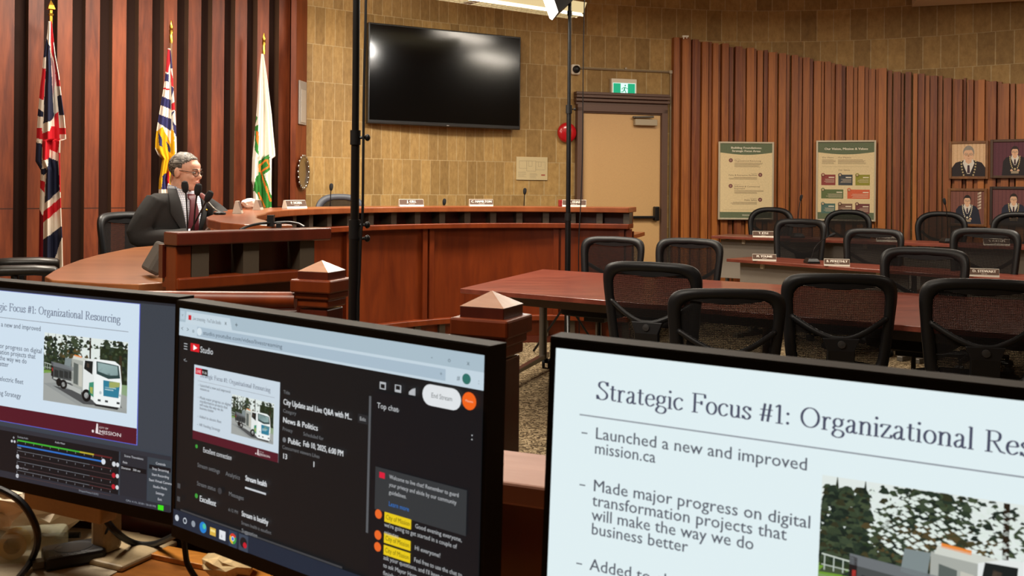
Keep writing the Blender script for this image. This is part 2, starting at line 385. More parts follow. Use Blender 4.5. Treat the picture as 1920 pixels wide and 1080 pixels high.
GOLD = M('brass', 'c79a3c', .25, 1); REDP = M('red_enamel', 'b3101a', .25, coat=.5)
CEILM = M('ceiling_paint', 'd8c7ae', .9); PLAST = M('plaster', 'a88a62', .9)
MESHN = mesh_mat('chair_mesh', .30, '141212'); MESHF = mesh_mat('chair_mesh_fine', .33, '1a1715')

# ---------------------------------------------------------------- the setting
PLAT = .2
WALLP = [(-1.95, 8.98), (-1.42, 9.42), (-.7, 9.92), (0, 10.30), (.62, 10.56), (1.2, 10.75), (1.9, 10.93), (2.7, 11.03), (3.7, 10.90), (4.4, 10.62), (5.0, 10.25), (6.2, 9.25), (7.0, 8.3)]
WS = [tuple(p[:2]) for p in spline([(x, y, 0) for x, y in WALLP], 4)]
def wall_y(x): return interp(WS, x)
def wall_n(x):
    d = (wall_y(x + .05) - wall_y(x - .05)) / .1; n = Vector((d, -1, 0)).normalized(); return n   # towards the room
CEIL = 3.78
def curved_wall():
    bm = bmesh.new(); uv = bm.loops.layers.uv.new('UVMap'); s = 0; rows = []
    for i, p in enumerate(WS):
        if i: s += math.dist(p, WS[i - 1]) * (1 if p[0] < .15 else .6)
        n = wall_n(p[0]) * -.18
        rows.append((s, [bm.verts.new((p[0], p[1], 0)), bm.verts.new((p[0], p[1], CEIL)), bm.verts.new((p[0] + n.x, p[1] + n.y, CEIL)), bm.verts.new((p[0] + n.x, p[1] + n.y, 0))]))
    def face(vs, us):
        f = bm.faces.new(vs)
        for lp, u in zip(f.loops, us): lp[uv].uv = u
    for (s0, a), (s1, b) in zip(rows, rows[1:]):
        face((a[0], b[0], b[1], a[1]), ((s0, -.245), (s1, -.245), (s1, CEIL - .245), (s0, CEIL - .245)))
        for j in (1, 2, 3): face((a[j], b[j], b[(j + 1) % 4], a[(j + 1) % 4]), ((s0, 0), (s1, 0), (s1, .1), (s0, .1)))
    for s, a in (rows[0], rows[-1]): face(a, ((0, 0), (0, CEIL), (.1, CEIL), (.1, 0)))
    bmesh.ops.recalc_face_normals(bm, faces=bm.faces)
    me = bpy.data.meshes.new('wall_front'); bm.to_mesh(me); bm.free(); me.materials.append(STONE)
    o = bpy.data.objects.new('wall_front', me); COL.objects.link(o); return o
tag(curved_wall(), 'curved wall of tall tan stone tiles behind the screen and door', 'wall', kind='structure')
# left wall: deep oak box slats over a dark recess
LA, LB = Vector((-1.95, 8.98, 0)), Vector((-5.6, 6.02, 0)); LD = (LA - LB).normalized(); LN = Vector((LD.y, -LD.x, 0))
LROT = math.atan2(LD.y, LD.x)
b = MB(); L = (LA - LB).length
def lw(s, d): return LB + LD * s + LN * d
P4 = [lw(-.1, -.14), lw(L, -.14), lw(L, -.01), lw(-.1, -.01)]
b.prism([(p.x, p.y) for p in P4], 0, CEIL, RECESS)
s = L - .30
k = 0
while s > 0:
    for (a0, a1) in ((s, s + .11),):
        q = [lw(a0, -.01), lw(a1, -.01), lw(a1, .088), lw(a0, .088)]
        nf = len(b.bm.faces); b.prism([(p.x, p.y) for p in q], PLAT, CEIL - .002, SLAT); b.bm.faces.ensure_lookup_table(); b.bm.faces[nf + 3].material_index = b.bm.faces[nf + 5].material_index = b.mi(SLAT_SIDE)
    s -= .208; k += 1
FA, FE = Vector((-1.925, 8.97, 0)), Vector((-.11, -.994, 0)); FN = Vector((.994, -.11, 0)); FB = FA + FE * .30
q = [FA, FB, FB - FN * .05, FA - FN * .05]; b.prism([(p.x, p.y) for p in q], PLAT, CEIL - .002, SLAT)
tag(b.build('wall_left'), 'wall of deep oak box slats with dark gaps behind the flags', 'wall', kind='structure')
b = MB(); b.box((-5.68, 1.7, CEIL / 2), (.15, 8.8, CEIL), m=PLAST); tag(b.build('wall_side'), 'plain plaster side wall left of the camera', 'wall', kind='structure')
b = MB(); b.box((.7, -2.75, CEIL / 2), (12.9, .15, CEIL), m=PLAST); tag(b.build('wall_back'), 'plain plaster wall behind the camera', 'wall', kind='structure')
b = MB(); b.box((7.08, 2.8, CEIL / 2), (.15, 11.2, CEIL), m=PLAST); tag(b.build('wall_right'), 'plain plaster wall on the right', 'wall', kind='structure')
b = MB(); b.box((.7, 4.2, -.06), (12.9, 14.1, .12), m=CARPET); tag(b.build('floor'), 'brown and beige patterned carpet floor', 'floor', kind='structure')
b = MB(); b.box((.7, 4.2, CEIL + .06), (12.9, 14.1, .12), m=CEILM); tag(b.build('ceiling'), 'pale painted ceiling', 'ceiling', kind='structure')
# sloping soffit at the right
b = MB(); b.hexa([(4.05, 9.3, 3.47), (6.9, 6.3, 3.2), (6.99, 8.3, 3.2), (4.4, 10.6, 3.42), (4.05, 9.3, CEIL), (6.9, 6.3, CEIL), (6.99, 8.3, CEIL), (4.4, 10.6, CEIL)], CEILM)
tag(b.build('ceiling'), 'pale sloping soffit under the ceiling at the upper right', 'ceiling', kind='structure')
# raised floor: along the left, behind the dais, and under the last row of tables
DC = (.45, 6.55)
def dpt(a, r): a = math.radians(a); return (DC[0] + r * math.sin(a), DC[1] + r * math.cos(a))
pl = [(-5.59, 3.3), (-1.4, 3.3), (-1.2, 4.3), (-1.55, 5.4)] + [dpt(a, 2.16) for a in range(-108, 17, 6)] + [(1.35, 8.9), (2.0, 9.86), (3.98, 8.62), (6.98, 6.9), (6.98, 8.3)] + [(x, y - .01) for x, y in reversed(WS[:-1])] + [(-5.59, 6.05)]
b = MB(); b.prism(pl, 0, PLAT, CARPET); tag(b.build('floor'), 'raised carpeted platform behind the dais and under the last tables', 'floor', kind='structure')
# cedar strip cladding on the right with a falling top edge
def top_h(x): return interp([(1.79, 3.1), (2.4, 3.03), (2.99, 2.95), (3.72, 2.8), (4.68, 2.625), (5.35, 2.49), (6.6, 2.2)], x)
b = MB(); x = 1.80; rnd = random.Random(3)
pat = 0
bkp = [(q, wall_y(q)) for q in [1.80 + .2 * i for i in range(25)]]
while x < 6.5:
    wide = pat % 2 == 0
    wd = rnd.uniform(.058, .08) if wide else rnd.uniform(.022, .045); dp = rnd.uniform(.07, .085) if wide else rnd.uniform(.03, .055)
    t = wall_n(x); tx = Vector((-t.y, t.x, 0)); x2 = x + wd * tx.x
    p = Vector((x, wall_y(x) - .004, 0)); q = Vector((x2, wall_y(x2) - .004, 0))
    b.prism([(v.x, v.y) for v in (p, q, q + t * dp, p + t * dp)][::-1], PLAT, top_h(x) + rnd.uniform(-.01, .02), CEDAR)
    x = x2 + (rnd.uniform(.004, .012) if rnd.random() < .8 else .02) * tx.x; pat += 1
tag(b.build('wall_cladding'), 'cladding of vertical cedar strips with a sloping top edge', 'wall', kind='structure')
# door and frame
dx0, dx1 = .70, 1.73
dn = wall_n(1.2); dt = Vector((-dn.y, dn.x, 0)); DR = math.atan2(dt.y, dt.x)
dbase = Vector((1.205, wall_y(1.205), PLAT)) + dn * .03
dr = thing('door_1', 'cream painted exit door in a brown frame under the green sign', 'door', dbase, DR); dr['kind'] = 'structure'
b = MB(); b.box((0, 0, 1.01), (.94, .045, 2.02), m=CREAM); b.build('door_leaf', parent=dr, bevel=.004)
b = MB()
for sx in (-1, 1): b.box((sx * .505, -.01, 1.04), (.07, .11, 2.08)); b.box((sx * .478, .0, 1.02), (.02, .09, 2.04))
b.box((0, -.01, 2.075), (1.08, .11, .08)); b.box((0, 0, 2.03), (.95, .09, .02)); b.box((0, -.015, 2.16), (1.12, .12, .03)); b.box((0, -.02, 2.2), (1.12, .13, .03)); b.box((0, -.015, 2.235), (1.12, .12, .03)); b.box((0, 0, 2.18), (1.1, .08, .14))
b.build('door_frame', FRAMEB, dr, bevel=.004)
b = MB(); b.box((.27, -.055, 1.93), (.27, .06, .07)); b.build('door_closer', M('closer_grey', 'a3957c', .4), dr, bevel=.006)
b = MB(); b.tube([(.13, -.06, 1.985), (.36, -.075, 1.995)], .012); b.ell((.13, -.06, 1.985), (.02, .02, .014)); b.build('closer_arm', STEEL, dr)
b = MB(); b.box((.0, -.06, .87), (.86, .035, .03)); b.build('push_bar', BLKM, dr, bevel=.005)
b = MB(); b.box((.41, -.055, .91), (.055, .07, .16)); b.build('latch', BLKM, dr, bevel=.01)
# lit running-man sign
def on_wall(px, py, x, off=0.0):
    """point of the wall at room x, height read from the photograph"""
    n = wall_n(x); y = wall_y(x); p = at(px, py, y - off); return Vector((x, y, p.z)) + n * off
p = on_wall(1170, 166, 1.225, .0)
sg = thing('exit_sign', 'lit green running man exit sign above the cream door', 'sign', p, DR)
b = MB(); b.box((0, -.03, 0), (.305, .06, .205)); b.build('sign_box', WHITE, sg, bevel=.006)
c = Canvas(.27, .135, True, 1.15)
c.rect(0, 0, 1, 1, 'd8fff0'); c.up(); c.rect(.02, .04, .34, .96, '0fa374'); c.rect(.66, .04, .98, .96, '0fa374')
c.up(); G = '1d8f6d'
c.disc(.545, .2, .032, G)
for ln in (((.53, .34), (.50, .58), .11), ((.50, .34), (.40, .46), .05), ((.40, .46), (.42, .55), .05), ((.55, .34), (.62, .46), .05), ((.62, .46), (.66, .44), .05), ((.50, .56), (.44, .72), .07), ((.44, .72), (.36, .74), .06), ((.51, .56), (.57, .74), .07), ((.57, .74), (.58, .92), .06)):
    c.line(*ln[0], *ln[1], ln[2], G)
c.build('sign_face', sg, Matrix.Translation((-.135, -.0605, .055)) @ UPRIGHT)
# things on the stone wall
p = on_wall(1060, 249, .585, .0); R0 = math.atan2(wall_n(.585).x, -wall_n(.585).y)
fb = thing('fire_bell', 'round red fire alarm bell on the stone wall left of the door', 'alarm bell', p, R0)
X90 = Matrix.Rotation(PI / 2, 4, 'X')
b = MB(); b.lathe([(.05, 0), (.108, .02), (.112, .035), (.105, .055), (.085, .07), (.05, .078), (.004, .08)], mat=X90, n=36); b.build('gong', REDP, fb, smooth=True)
b = MB(); b.lathe([(.028, .074), (.03, .082), (.004, .088)], mat=X90); b.build('hub', M('dull_gold', '8d6a3a', .4), fb, smooth=True)
p = on_wall(1077, 131, .68); cm = thing('wall_speaker', 'small white wall unit with a round black lens above the fire bell', 'camera', p, DR)
b = MB(); b.box((0, -.025, 0), (.105, .05, .115)); b.build('housing', WHITE, cm, bevel=.02)
b = MB(); b.lathe([(.042, 0), (.04, .02), (.025, .034), (.004, .038)], (0, -.05, 0), mat=X90); b.build('lens', BLK, cm, smooth=True)
b = MB(); zc = on_wall(1180, 132, 1.25).z; pts = []
for i in range(9):
    x = .735 + (1.79 - .735) * i / 8; n = wall_n(x); pts.append(Vector((x, wall_y(x), zc)) + n * .013)
b.tube(pts, .011, 8); e = pts[-1]; b.tube([e + Vector((0, -.001, 0)), e + Vector((0, -.001, zc * -1 + PLAT + .002))], .011, 8)
b.box(pts[-1], (.035, .035, .035)); b.box(pts[4] + Vector((0, 0, .02)), (.02, .02, .02))
tag(b.build('conduit', M('conduit_paint', '8f7f66', .4, .2), smooth=True), 'thin metal conduit running above the exit sign and down beside the door', 'conduit')
p = on_wall(995, 316, .21); R1 = math.atan2(wall_n(.21).x, -wall_n(.21).y)
fp = thing('floor_plan', 'cream evacuation floor plan board below the wall screen', 'sign', p, R1)
b = MB(); b.box((0, -.008, 0), (.37, .016, .25)); b.build('board', M('plan_cream', 'c0ae84', .6), fp, bevel=.003)
c = Canvas(.36, .24, False); rr = random.Random(5); K = '8f8468'
for q in ((.08, .16, .32, .5), (.32, .16, .62, .62), (.62, .2, .93, .55), (.38, .16, .5, .4), (.7, .2, .8, .4)):
    c.line(q[0], q[1], q[2], q[1], .012, K); c.line(q[0], q[3], q[2], q[3], .012, K); c.line(q[0], q[1], q[0], q[3], .012, K); c.line(q[2], q[1], q[2], q[3], .012, K)
for i in range(5):
    c.rect(.04, .66 + i * .055, .04 + rr.uniform(.2, .28), .672 + i * .055, K); c.rect(.42, .72 + i * .05, .42 + rr.uniform(.15, .26), .732 + i * .05, K)
c.rect(.8, .76, .93, .82, '9a4a3a')
c.build('plan_print', fp, Matrix.Translation((-.18, -.0166, .12)) @ UPRIGHT)
# wall screen
tp0, tp1 = at(690.5, 138, 9.33), at(976, 156, 10.2)
d = tp1 - tp0; TR_ = math.atan2(d.y, d.x); W_ = math.hypot(d.x, d.y); mid = (tp0 + tp1) / 2; H_ = .985
zt = (at(690, 43, 9.33).z + at(979, 68, 10.2).z) / 2
tv = thing('television', 'large black flat screen mounted on the stone wall', 'television', (mid.x, mid.y, zt - H_ / 2), TR_)
b = MB(); b.box((0, .03, 0), (W_, .06, H_)); b.build('casing', M('tv_casing', '0b0a0a', .35), tv, bevel=.006)
b = MB(); b.box((0, -.0015, .012), (W_ - .03, .004, H_ - .055)); b.build('screen', M('tv_glass', '050505', .13, spec=.35), tv)
b = MB(); b.box((0, -.001, -H_ / 2 + .012), (W_ - .01, .006, .012)); b.build('trim', M('tv_trim', '3a3634', .25, .5), tv)
c = Canvas(.04, .02, False); c.disc(.42, .5, .16, '8a8580'); c.rect(.62, .3, .9, .7, '8a8580'); c.build('emblem', tv, Matrix.Translation((-.02, -.0045, -H_ / 2 + .022)) @ UPRIGHT)
b = MB(); b.box((0, .1, 0), (.5, .09, .4)); b.build('wall_mount', BLKM, tv)
# plates on the last slat of the left wall
Pl = FA + FE * .15 + FN * .002; FR2 = math.atan2(FN.x, -FN.y)
o = thing('switch_plate', 'tall silver plate on the oak end fin beside the stone wall', 'plate', (Pl.x, Pl.y, at(565, 193, Pl.y).z), FR2)
b = MB(); b.box((0, -.008, 0), (.19, .016, .40)); b.build('plate', M('plate_silver', '9a938a', .35, .3), o, bevel=.004)
b = MB(); b.box((0, -.018, -.03), (.13, .006, .30)); b.build('cover', M('plate_cover', 'b0a89c', .3, .3), o, bevel=.002)
o = thing('silver_tray', 'round scalloped silver tray hung on the oak end fin', 'tray', (Pl.x, Pl.y, at(567, 323, Pl.y).z), FR2)
b = MB(); b.lathe([(.02, .0), (.1, .004), (.12, .02), (.155, .032), (.15, .024), (.12, .012), (.01, .008)], mat=X90, n=36); b.build('dish', SILV, o, smooth=True)
b = MB()
for i in range(18):
    a = 2 * PI * i / 18; b.ell((.15 * math.cos(a), -.026, .15 * math.sin(a)), (.017, .009, .017), seg=8, rings=6)
b.build('rim', SILV, o, smooth=True)
# suspended fluorescent fixture
fa, fz = Vector((.60, 9.05, 3.03)), Vector((-1.35, 7.62, 3.03))
fd = fz - fa; FL = fd.length; FR = math.atan2(-fd.y, -fd.x); fm = (fa + fz) / 2
GL_T = E_('fff3d2', 2.6); GL_L = E_('ffe7a8', 1.25)
FIX_L = 'long suspended fluorescent fixture with louvre cells near the top edge'
def fixture(loc, rz, L_, label, gap=True):
    o = thing('pendant_light', label, 'light', loc, rz, 'suspended fluorescent fixtures')
    b = MB(); b.prism([(-.14, .0), (.14, .0), (.09, -.09), (-.09, -.09)], -L_ / 2, L_ / 2)
    for v in b.bm.verts: v.co = Vector((v.co.z, v.co.x, v.co.y + .09))
    b.build('housing', E_('ffe2a6', .8), o)
    b = MB(); b.box((0, 0, -.006), (L_ - .02, .17, .01)); b.build('tube_panel', GL_T, o)
    b = MB(); n = int(L_ / .055)
    for i in range(n): b.box((-L_ / 2 + .03 + (L_ - .06) * i / (n - 1), 0, -.022), (.005, .17, .022))
    for y in (-.087, 0, .087): b.box((0, y, -.022), (L_, .006, .024))
    b.build('louvre', M('louvre_metal', 'c9bfa8', .3, .4), o)
    b = MB(); b.box((.02, 0, -.014), (.07, .19, .03)); b.build('joiner', M('joiner_grey', 'a09a90', .5), o)
    for sx in (-1, 1):
        b = MB(); b.tube([(sx * (L_ / 2 - .12), 0, .09), (sx * (L_ / 2 - .12), 0, CEIL - loc[2])], .006, 6); b.build('hanger_rod', WHITE, o)
    return o
fixture((fm.x, fm.y, fm.z), FR, FL, FIX_L)
for i, (x, y, z, pw) in enumerate(LAMPS):
    o = thing('ceiling_lamp', 'flat rectangular lamp hung from the ceiling %s' % ['over the mayor', 'over the left of the dais', 'over the right of the dais', 'over the clerk desk', 'over the conference table', 'over the staff rows', 'over the near right', 'over the control desk and low wall'][i], 'light', (x, y, z))
    b = MB(); b.box((0, 0, .03), (1.3, .36, .05)); b.build('housing', WHITE, o)
    for sx in (-1, 1):
        b = MB(); b.tube([(sx * .5, 0, .05), (sx * .5, 0, CEIL - z)], .006, 6); b.build('hanger', WHITE, o)
# ---------------------------------------------------------------- the council dais
A0, A1 = -108, 16.6
da = thing('council_dais', 'curved mahogany council dais with a raised ledge and square brackets', 'dais', (DC[0], DC[1], 0))
Z0 = (0, 0)
def rg(r0, r1, z0, z1, name, mat, a0=A0, a1=A1, n=60, bev=0):
    b = MB(); b.ring(Z0, r0, r1, math.radians(a0), math.radians(a1), z0, z1, n); return b.build(name, mat, da, bevel=bev, smooth=True)
rg(2.13, 2.15, .05, 1.03, 'front_panel', DAIS)
rg(2.10, 2.145, 0, .06, 'plinth', DARKW)
rg(2.06, 2.145, .2, .25, 'lower_molding', DAIS, bev=.006)
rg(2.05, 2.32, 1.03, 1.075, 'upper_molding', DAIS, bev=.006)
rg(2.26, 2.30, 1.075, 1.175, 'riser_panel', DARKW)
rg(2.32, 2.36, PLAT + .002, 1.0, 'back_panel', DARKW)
rg(2.33, 3.0, .93, .965, 'work_surface', DAIST, a0=-74)
for k, a in enumerate((-88, -56, -33.8, -0.4, 15.6)):
    for o_ in (-.9, .9):
        b = MB(); b.ring(Z0, 2.095, 2.135, math.radians(a + o_ - .62), math.radians(a + o_ + .62), .25, 1.03, 2); b.build('pilaster', DAIS, da)
k = 0; a = A1 - .8
while a > -78:
    for z0, z1, r0, r1 in ((1.075, 1.175, 2.11, 2.27), (.06, .2, 2.09, 2.135)):
        b = MB(); b.ring(Z0, r0, r1, math.radians(a - .75), math.radians(a + .75), z0, z1, 1); b.build('bracket', BRACK, da)
    a -= 6.55; k += 1
# ledge: ring on the right, a broad rounded tongue on the left
led = [dpt(a, 2.06) for a in [A1 - 3 * i for i in range(42)]]
led += [(-1.47, 5.55), (-1.36, 5.12), (-1.2, 4.72), (-1.04, 4.42), (-.98, 4.3), (-1.05, 4.22), (-1.2, 4.3), (-1.38, 4.55), (-1.55, 4.9), (-1.67, 5.25), (-1.76, 5.65)]
led += [dpt(a, r) for a, r in ((-103, 2.34), (-96, 2.42), (-88, 2.46))] + [dpt(a, 2.48) for a in [-80 + 3 * i for i in range(33)]]
led[-1] = dpt(A1, 2.48)
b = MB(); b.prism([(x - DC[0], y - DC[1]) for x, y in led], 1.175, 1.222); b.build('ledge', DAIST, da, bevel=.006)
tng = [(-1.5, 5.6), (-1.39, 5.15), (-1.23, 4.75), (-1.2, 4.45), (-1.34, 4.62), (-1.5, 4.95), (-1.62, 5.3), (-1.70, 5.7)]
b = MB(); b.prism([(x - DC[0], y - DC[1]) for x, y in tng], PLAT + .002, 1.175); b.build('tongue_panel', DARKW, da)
LEDGE = 1.2235
def ring_px(px, r):
    """angle on the ledge ring seen at photo column px"""
    lo, hi = -80.0, 16.0
    for _ in range(40):
        m = (lo + hi) / 2; x, y = dpt(m, r)
        if CX + F * x / y < px: lo = m
        else: hi = m
    return lo, dpt(lo, r)

# ---------------------------------------------------------------- clerk counter left of the newel post, and the clerk's desk
pa, pb = Vector((-1.275, 3.52, 0)), Vector((-.79, 4.03, 0))
cd = (pb - pa).normalized(); cn = Vector((cd.y, -cd.x, 0)); CL = (pb - pa).length; CR = math.atan2(cd.y, cd.x)
ct = thing('clerk_counter', 'dark mahogany counter end with bracketed ledge behind the left railing post', 'counter', pa, CR)
b = MB(); b.box((CL / 2 + .02, .01, 1.197), (CL - .02, .11, .05)); b.build('ledge', DARKW, ct, bevel=.006)
b = MB(); b.box((CL / 2, .085, 1.11), (CL - .06, .03, .125)); b.build('riser_panel', DARKW, ct)
for x in (.135, .35, .61): b = MB(); b.box((x, .03, 1.11), (.07, .10, .125)); b.build('bracket', BRACK, ct)
b = MB(); b.box((CL / 2 + .02, .03, 1.03), (CL - .04, .13, .045)); b.build('molding', DAIS, ct, bevel=.006)
b = MB(); b.box((CL / 2 + .02, .06, .51), (CL - .07, .06, 1.0)); b.build('front_panel', DARKW, ct)
b = MB(); b.box((.068, .02, .585), (.06, .08, 1.17)); b.build('end_panel', DAIS, ct, bevel=.004)
b = MB(); b.box((CL - .06, .02, .5), (.05, .03, 1.0)); b.build('pilaster', DAIS, ct)
ds = [(-1.41, 3.63), (-1.58, 3.66), (-1.80, 3.76), (-1.895, 3.9), (-1.98, 4.15), (-2.06, 4.42), (-2.14, 4.75), (-2.20, 5.1), (-2.235, 5.5), (-2.25, 5.72), (-2.2, 5.88), (-1.95, 5.9), (-1.80, 5.7), (-1.72, 5.3), (-1.58, 4.9), (-1.4, 4.55), (-1.22, 4.3), (-1.02, 4.05), (-1.1, 3.95)]
ck = thing('clerk_desk', 'broad curved wooden desk top left of the clerk counter', 'desk', (-1.7, 4.7, 0))
b = MB(); b.prism([(x + 1.7, y - 4.7) for x, y in ds], .985, 1.02); b.build('desk_top', WOOD('desk_top_wood', '7a4424', '96603a', .3, (1.2, 8, 3), coat=.2), ck, bevel=.004)
b = MB()
for (x0, y0), (x1, y1) in (((-1.5, 3.8), (-1.75, 3.9)), ((-1.75, 3.9), (-1.95, 4.75)), ((-1.95, 4.75), (-2.03, 5.7))):
    d = Vector((x1 - x0, y1 - y0)); b.box(((x0 + x1) / 2 + 1.7, (y0 + y1) / 2 - 4.7, .593), (d.length, .03, .785), math.atan2(d.y, d.x))
b.build('panel', DARKW, ck)
# black case leaning on the counter end
p = at(292, 505, 3.95)
bag = thing('document_case', 'dark grey soft document case leaning on the clerk counter end', 'bag', (-1.415, 3.9, 1.021), .5)
T = Matrix.Rotation(.5, 4, 'Y')
b = MB(); b.box((-.015, .05, .075), (.05, .2, .13), m=M('case_cloth', '3d3730', .8, bump=.3), mat=T); b.build('case_body', parent=bag, bevel=.012)
b = MB(); b.tube([T @ Vector((-.04, .0, .12)), T @ Vector((-.055, .02, .145)), T @ Vector((-.055, .08, .145)), T @ Vector((-.04, .10, .12))], .007, 6); b.build('handle', BLK, bag)
# ---------------------------------------------------------------- railing posts and rails
def newel(loc, rz, label):
    o = thing('newel_post', label, 'post', loc, rz)
    b = MB(); b.box((0, 0, .49), (.108, .108, .98)); b.build('shaft', DARKW, o, bevel=.004)
    b = MB()
    for z, w_, h in ((1.0, .122, .03), (1.025, .136, .025), (1.058, .156, .045)): b.box((0, 0, z), (w_, w_, h))
    b.build('collar', DAIS, o, bevel=.006)
    b = MB(); b.box((0, 0, 1.093), (.118, .118, .028)); b.build('cap_block', DARKW, o, bevel=.002)
    b = MB(); z0, z1, w_ = 1.107, 1.142, .059
    v = [b.bm.verts.new(q) for q in ((-w_, -w_, z0), (w_, -w_, z0), (w_, w_, z0), (-w_, w_, z0), (0, 0, z1))]
    for i in range(4): b.bm.faces.new((v[i], v[(i + 1) % 4], v[4]))
    b.bm.faces.new(v[3::-1]); b.build('pyramid_cap', WOOD('cap_lamplight_tint', '8a5e48', 'b08468', .25, (2, 8, 2), coat=.9), o)  # cap colour paler than the mahogany, standing in for lamp light on it
    return o
n1 = at(603, 560, 3.3); n2 = at(922, 600, 2.38)
newel((n1.x, n1.y, 0), math.radians(-20), 'mahogany railing post with pyramid cap in front of the clerk counter')
newel((n2.x, n2.y, 0), math.radians(-24), 'mahogany railing post with pyramid cap tinted pale for lamp light in front of the conference table')
def rail(p, q, ztop, label, infill=True):
    d = Vector(q) - Vector(p); L_ = d.length
    o = thing('railing', label, 'railing', (p[0], p[1], 0), math.atan2(d.y, d.x))
    b = MB(); b.tube([(0, 0, ztop - .028), (L_, 0, ztop - .028)], .03, 12); b.build('handrail', DAIS, o, smooth=True)
    b = MB(); b.box((L_ / 2, 0, ztop - .075), (L_, .05, .02)); b.build('lower_rail', DAIS, o)
    b = MB(); b.box((L_ / 2, .0, (ztop - .085) / 2), (L_, .03, ztop - .085)); b.build('infill_panel', DARKW, o)
    return o
rail((-2.15, 3.27), (n1.x - .085, 3.28), 1.033, 'mahogany handrail running left from the post before the clerk counter')
rail((-.72, 2.42), (n2.x - .077, 2.40), 1.028, 'mahogany handrail running left from the nearest railing post')
# ---------------------------------------------------------------- conference table
def table(name, label, corners, zt, mat, th=.03):
    c0 = sum((Vector((x, y, 0)) for x, y in corners), Vector()) / len(corners)
    o = thing(name, label, 'table', c0)
    b = MB(); b.prism([(x - c0.x, y - c0.y) for x, y in corners], zt - th, zt); b.build('table_top', mat, o, bevel=.003)
    return o, c0
td = Vector((.83, -.56, 0)).normalized(); tl = Vector((-.33, 6.2, 0)); tf = Vector((.25, 7.7, 0))
q1 = tl + td * 4.3; q2 = tf + td * 4.0
tb, c0 = table('conference_table', 'long red-brown conference table in the middle of the chamber', [(tl.x, tl.y), (q1.x, q1.y), (q2.x, q2.y), (tf.x, tf.y)], .74, TABLE)
tn = Vector((-td.y, td.x, 0))
b = MB(); s_ = tl + td * .16 + tn * .33; e_ = tl + td * 4.1 + tn * .33; m_ = (s_ + e_) / 2 - c0
b.box((m_.x, m_.y, .655), (3.9, .05, .07), math.atan2(td.y, td.x)); b.build('stretcher', STEEL, tb)
te = (tf - tl).normalized(); leg_top = tl + td * .13 + te * 1.3
for off in (0, 1.75, 3.4):
    lt = leg_top + td * off - c0; near = lt - te * .72
    b = MB(); b.tube([(lt.x, lt.y, .09), (lt.x, lt.y, .71)], .03, 12); b.build('leg', STEEL, tb, smooth=True)
    b = MB(); m2 = (lt + near) / 2; far = lt + te * .08; m2 = (far + near) / 2
    b.hexa([Vector((near.x - .02, near.y, .075)), Vector((near.x + .025, near.y, .075)), Vector((far.x + .025, far.y, .085)), Vector((far.x - .02, far.y, .085)), Vector((near.x - .02, near.y, .10)), Vector((near.x + .025, near.y, .10)), Vector((far.x + .025, far.y, .125)), Vector((far.x - .02, far.y, .125))]); b.build('foot', SILV, tb, bevel=.004)
    for q in (near, far):
        for sx in (-.022, .022):
            b = MB(); b.lathe([(.02, -.012), (.036, -.01), (.036, .01), (.02, .012)], (q.x + sx, q.y, .037), 14, mat=Matrix.Rotation(PI / 2, 4, 'Y')); b.build('caster', BLK, tb, smooth=True)
        b = MB(); b.tube([(q.x, q.y, .04), (q.x, q.y, .09)], .012, 8); b.build('caster_stem', BLK, tb)
    b = MB(); b.tube([(lt.x - .03, lt.y, .69), (lt.x - .16, lt.y - .10, .60)], .008, 6); b.build('latch_arm', BLKM, tb)
# staff rows
def staff_table(label, p, q, depth, zt, floor_z, modesty='left'):
    d = (Vector((*q, 0)) - Vector((*p, 0))); L_ = d.length; d.normalize(); n = Vector((-d.y, d.x, 0)); rz = math.atan2(d.y, d.x)
    o = thing('staff_table', label, 'table', (p[0], p[1], floor_z), rz, 'staff tables at the right'); h = zt - floor_z
    b = MB(); b.box((L_ / 2, depth / 2, h - .014), (L_, depth, .028)); b.build('table_top', TABLE, o, bevel=.003)
    n_ = max(1, round(L_ / 1.75)); w_ = L_ / n_
    for i in range(n_):
        b = MB(); b.box((w_ * (i + .5), .16, h - .24), (w_ - .10, .018, .40)); b.build('modesty_panel', GREY, o)
        for x in (w_ * i + .30, w_ * (i + 1) - .3):
            b = MB(); b.box((x, .142, h - .055), (.035, .035, .055)); b.build('clip', WHITE, o, bevel=.006)
        for x in (w_ * i + .07, w_ * (i + 1) - .07):
            b = MB(); b.tube([(x, .3, .03), (x, .3, h - .03)], .022, 10); b.build('leg', STEEL, o, smooth=True)
            b = MB(); b.box((x, .3, .02), (.05, .5, .04)); b.build('foot', STEEL, o, bevel=.004)
    return o, d, n
B0, B1 = (2.02, 9.02), (4.35, 6.48)
C0, C1 = (2.06, 9.92), (5.1, 8.0)
tB, dB, nB = staff_table('front staff table with grey modesty panel, nearer of the two rows', B0, B1, .55, .74, 0)
tC, dC, nC = staff_table('rear staff table on the platform under the wall posters', C0, C1, .5, .91, PLAT)
# ---------------------------------------------------------------- mesh-back office chairs (local: sitter faces +Y, origin on the floor)
def outline(kind, inset=0.0, n=64):
    """rounded back outline, (x, z) points; kind 'square' or 'round'"""
    pts = []
    for i in range(n):
        a = 2 * PI * i / n; ca, sa = math.cos(a), math.sin(a)
        if kind == 'square': e = .30; hw_t, hw_b, z0, z1, crown = .28, .225, .47, 1.0, .012
        else: e = .72; hw_t, hw_b, z0, z1, crown = .27, .20, .50, 1.0, .0
        x = math.copysign(abs(ca) ** e, ca); zz = math.copysign(abs(sa) ** e, sa)
        zc, hh = (z0 + z1) / 2, (z1 - z0) / 2
        z = zc + (hh - inset) * zz
        t = (z - z0) / (z1 - z0); hw = hw_b + (hw_t - hw_b) * min(1, max(0, t)) ** .8 - inset
        if zz > 0: z += crown * (1 - x * x)
        pts.append((x * hw, z))
    return pts
def back_y(x, z): return -.235 - .10 * max(0, z - .55) ** 1.2 * 1.3 + .55 * x * x
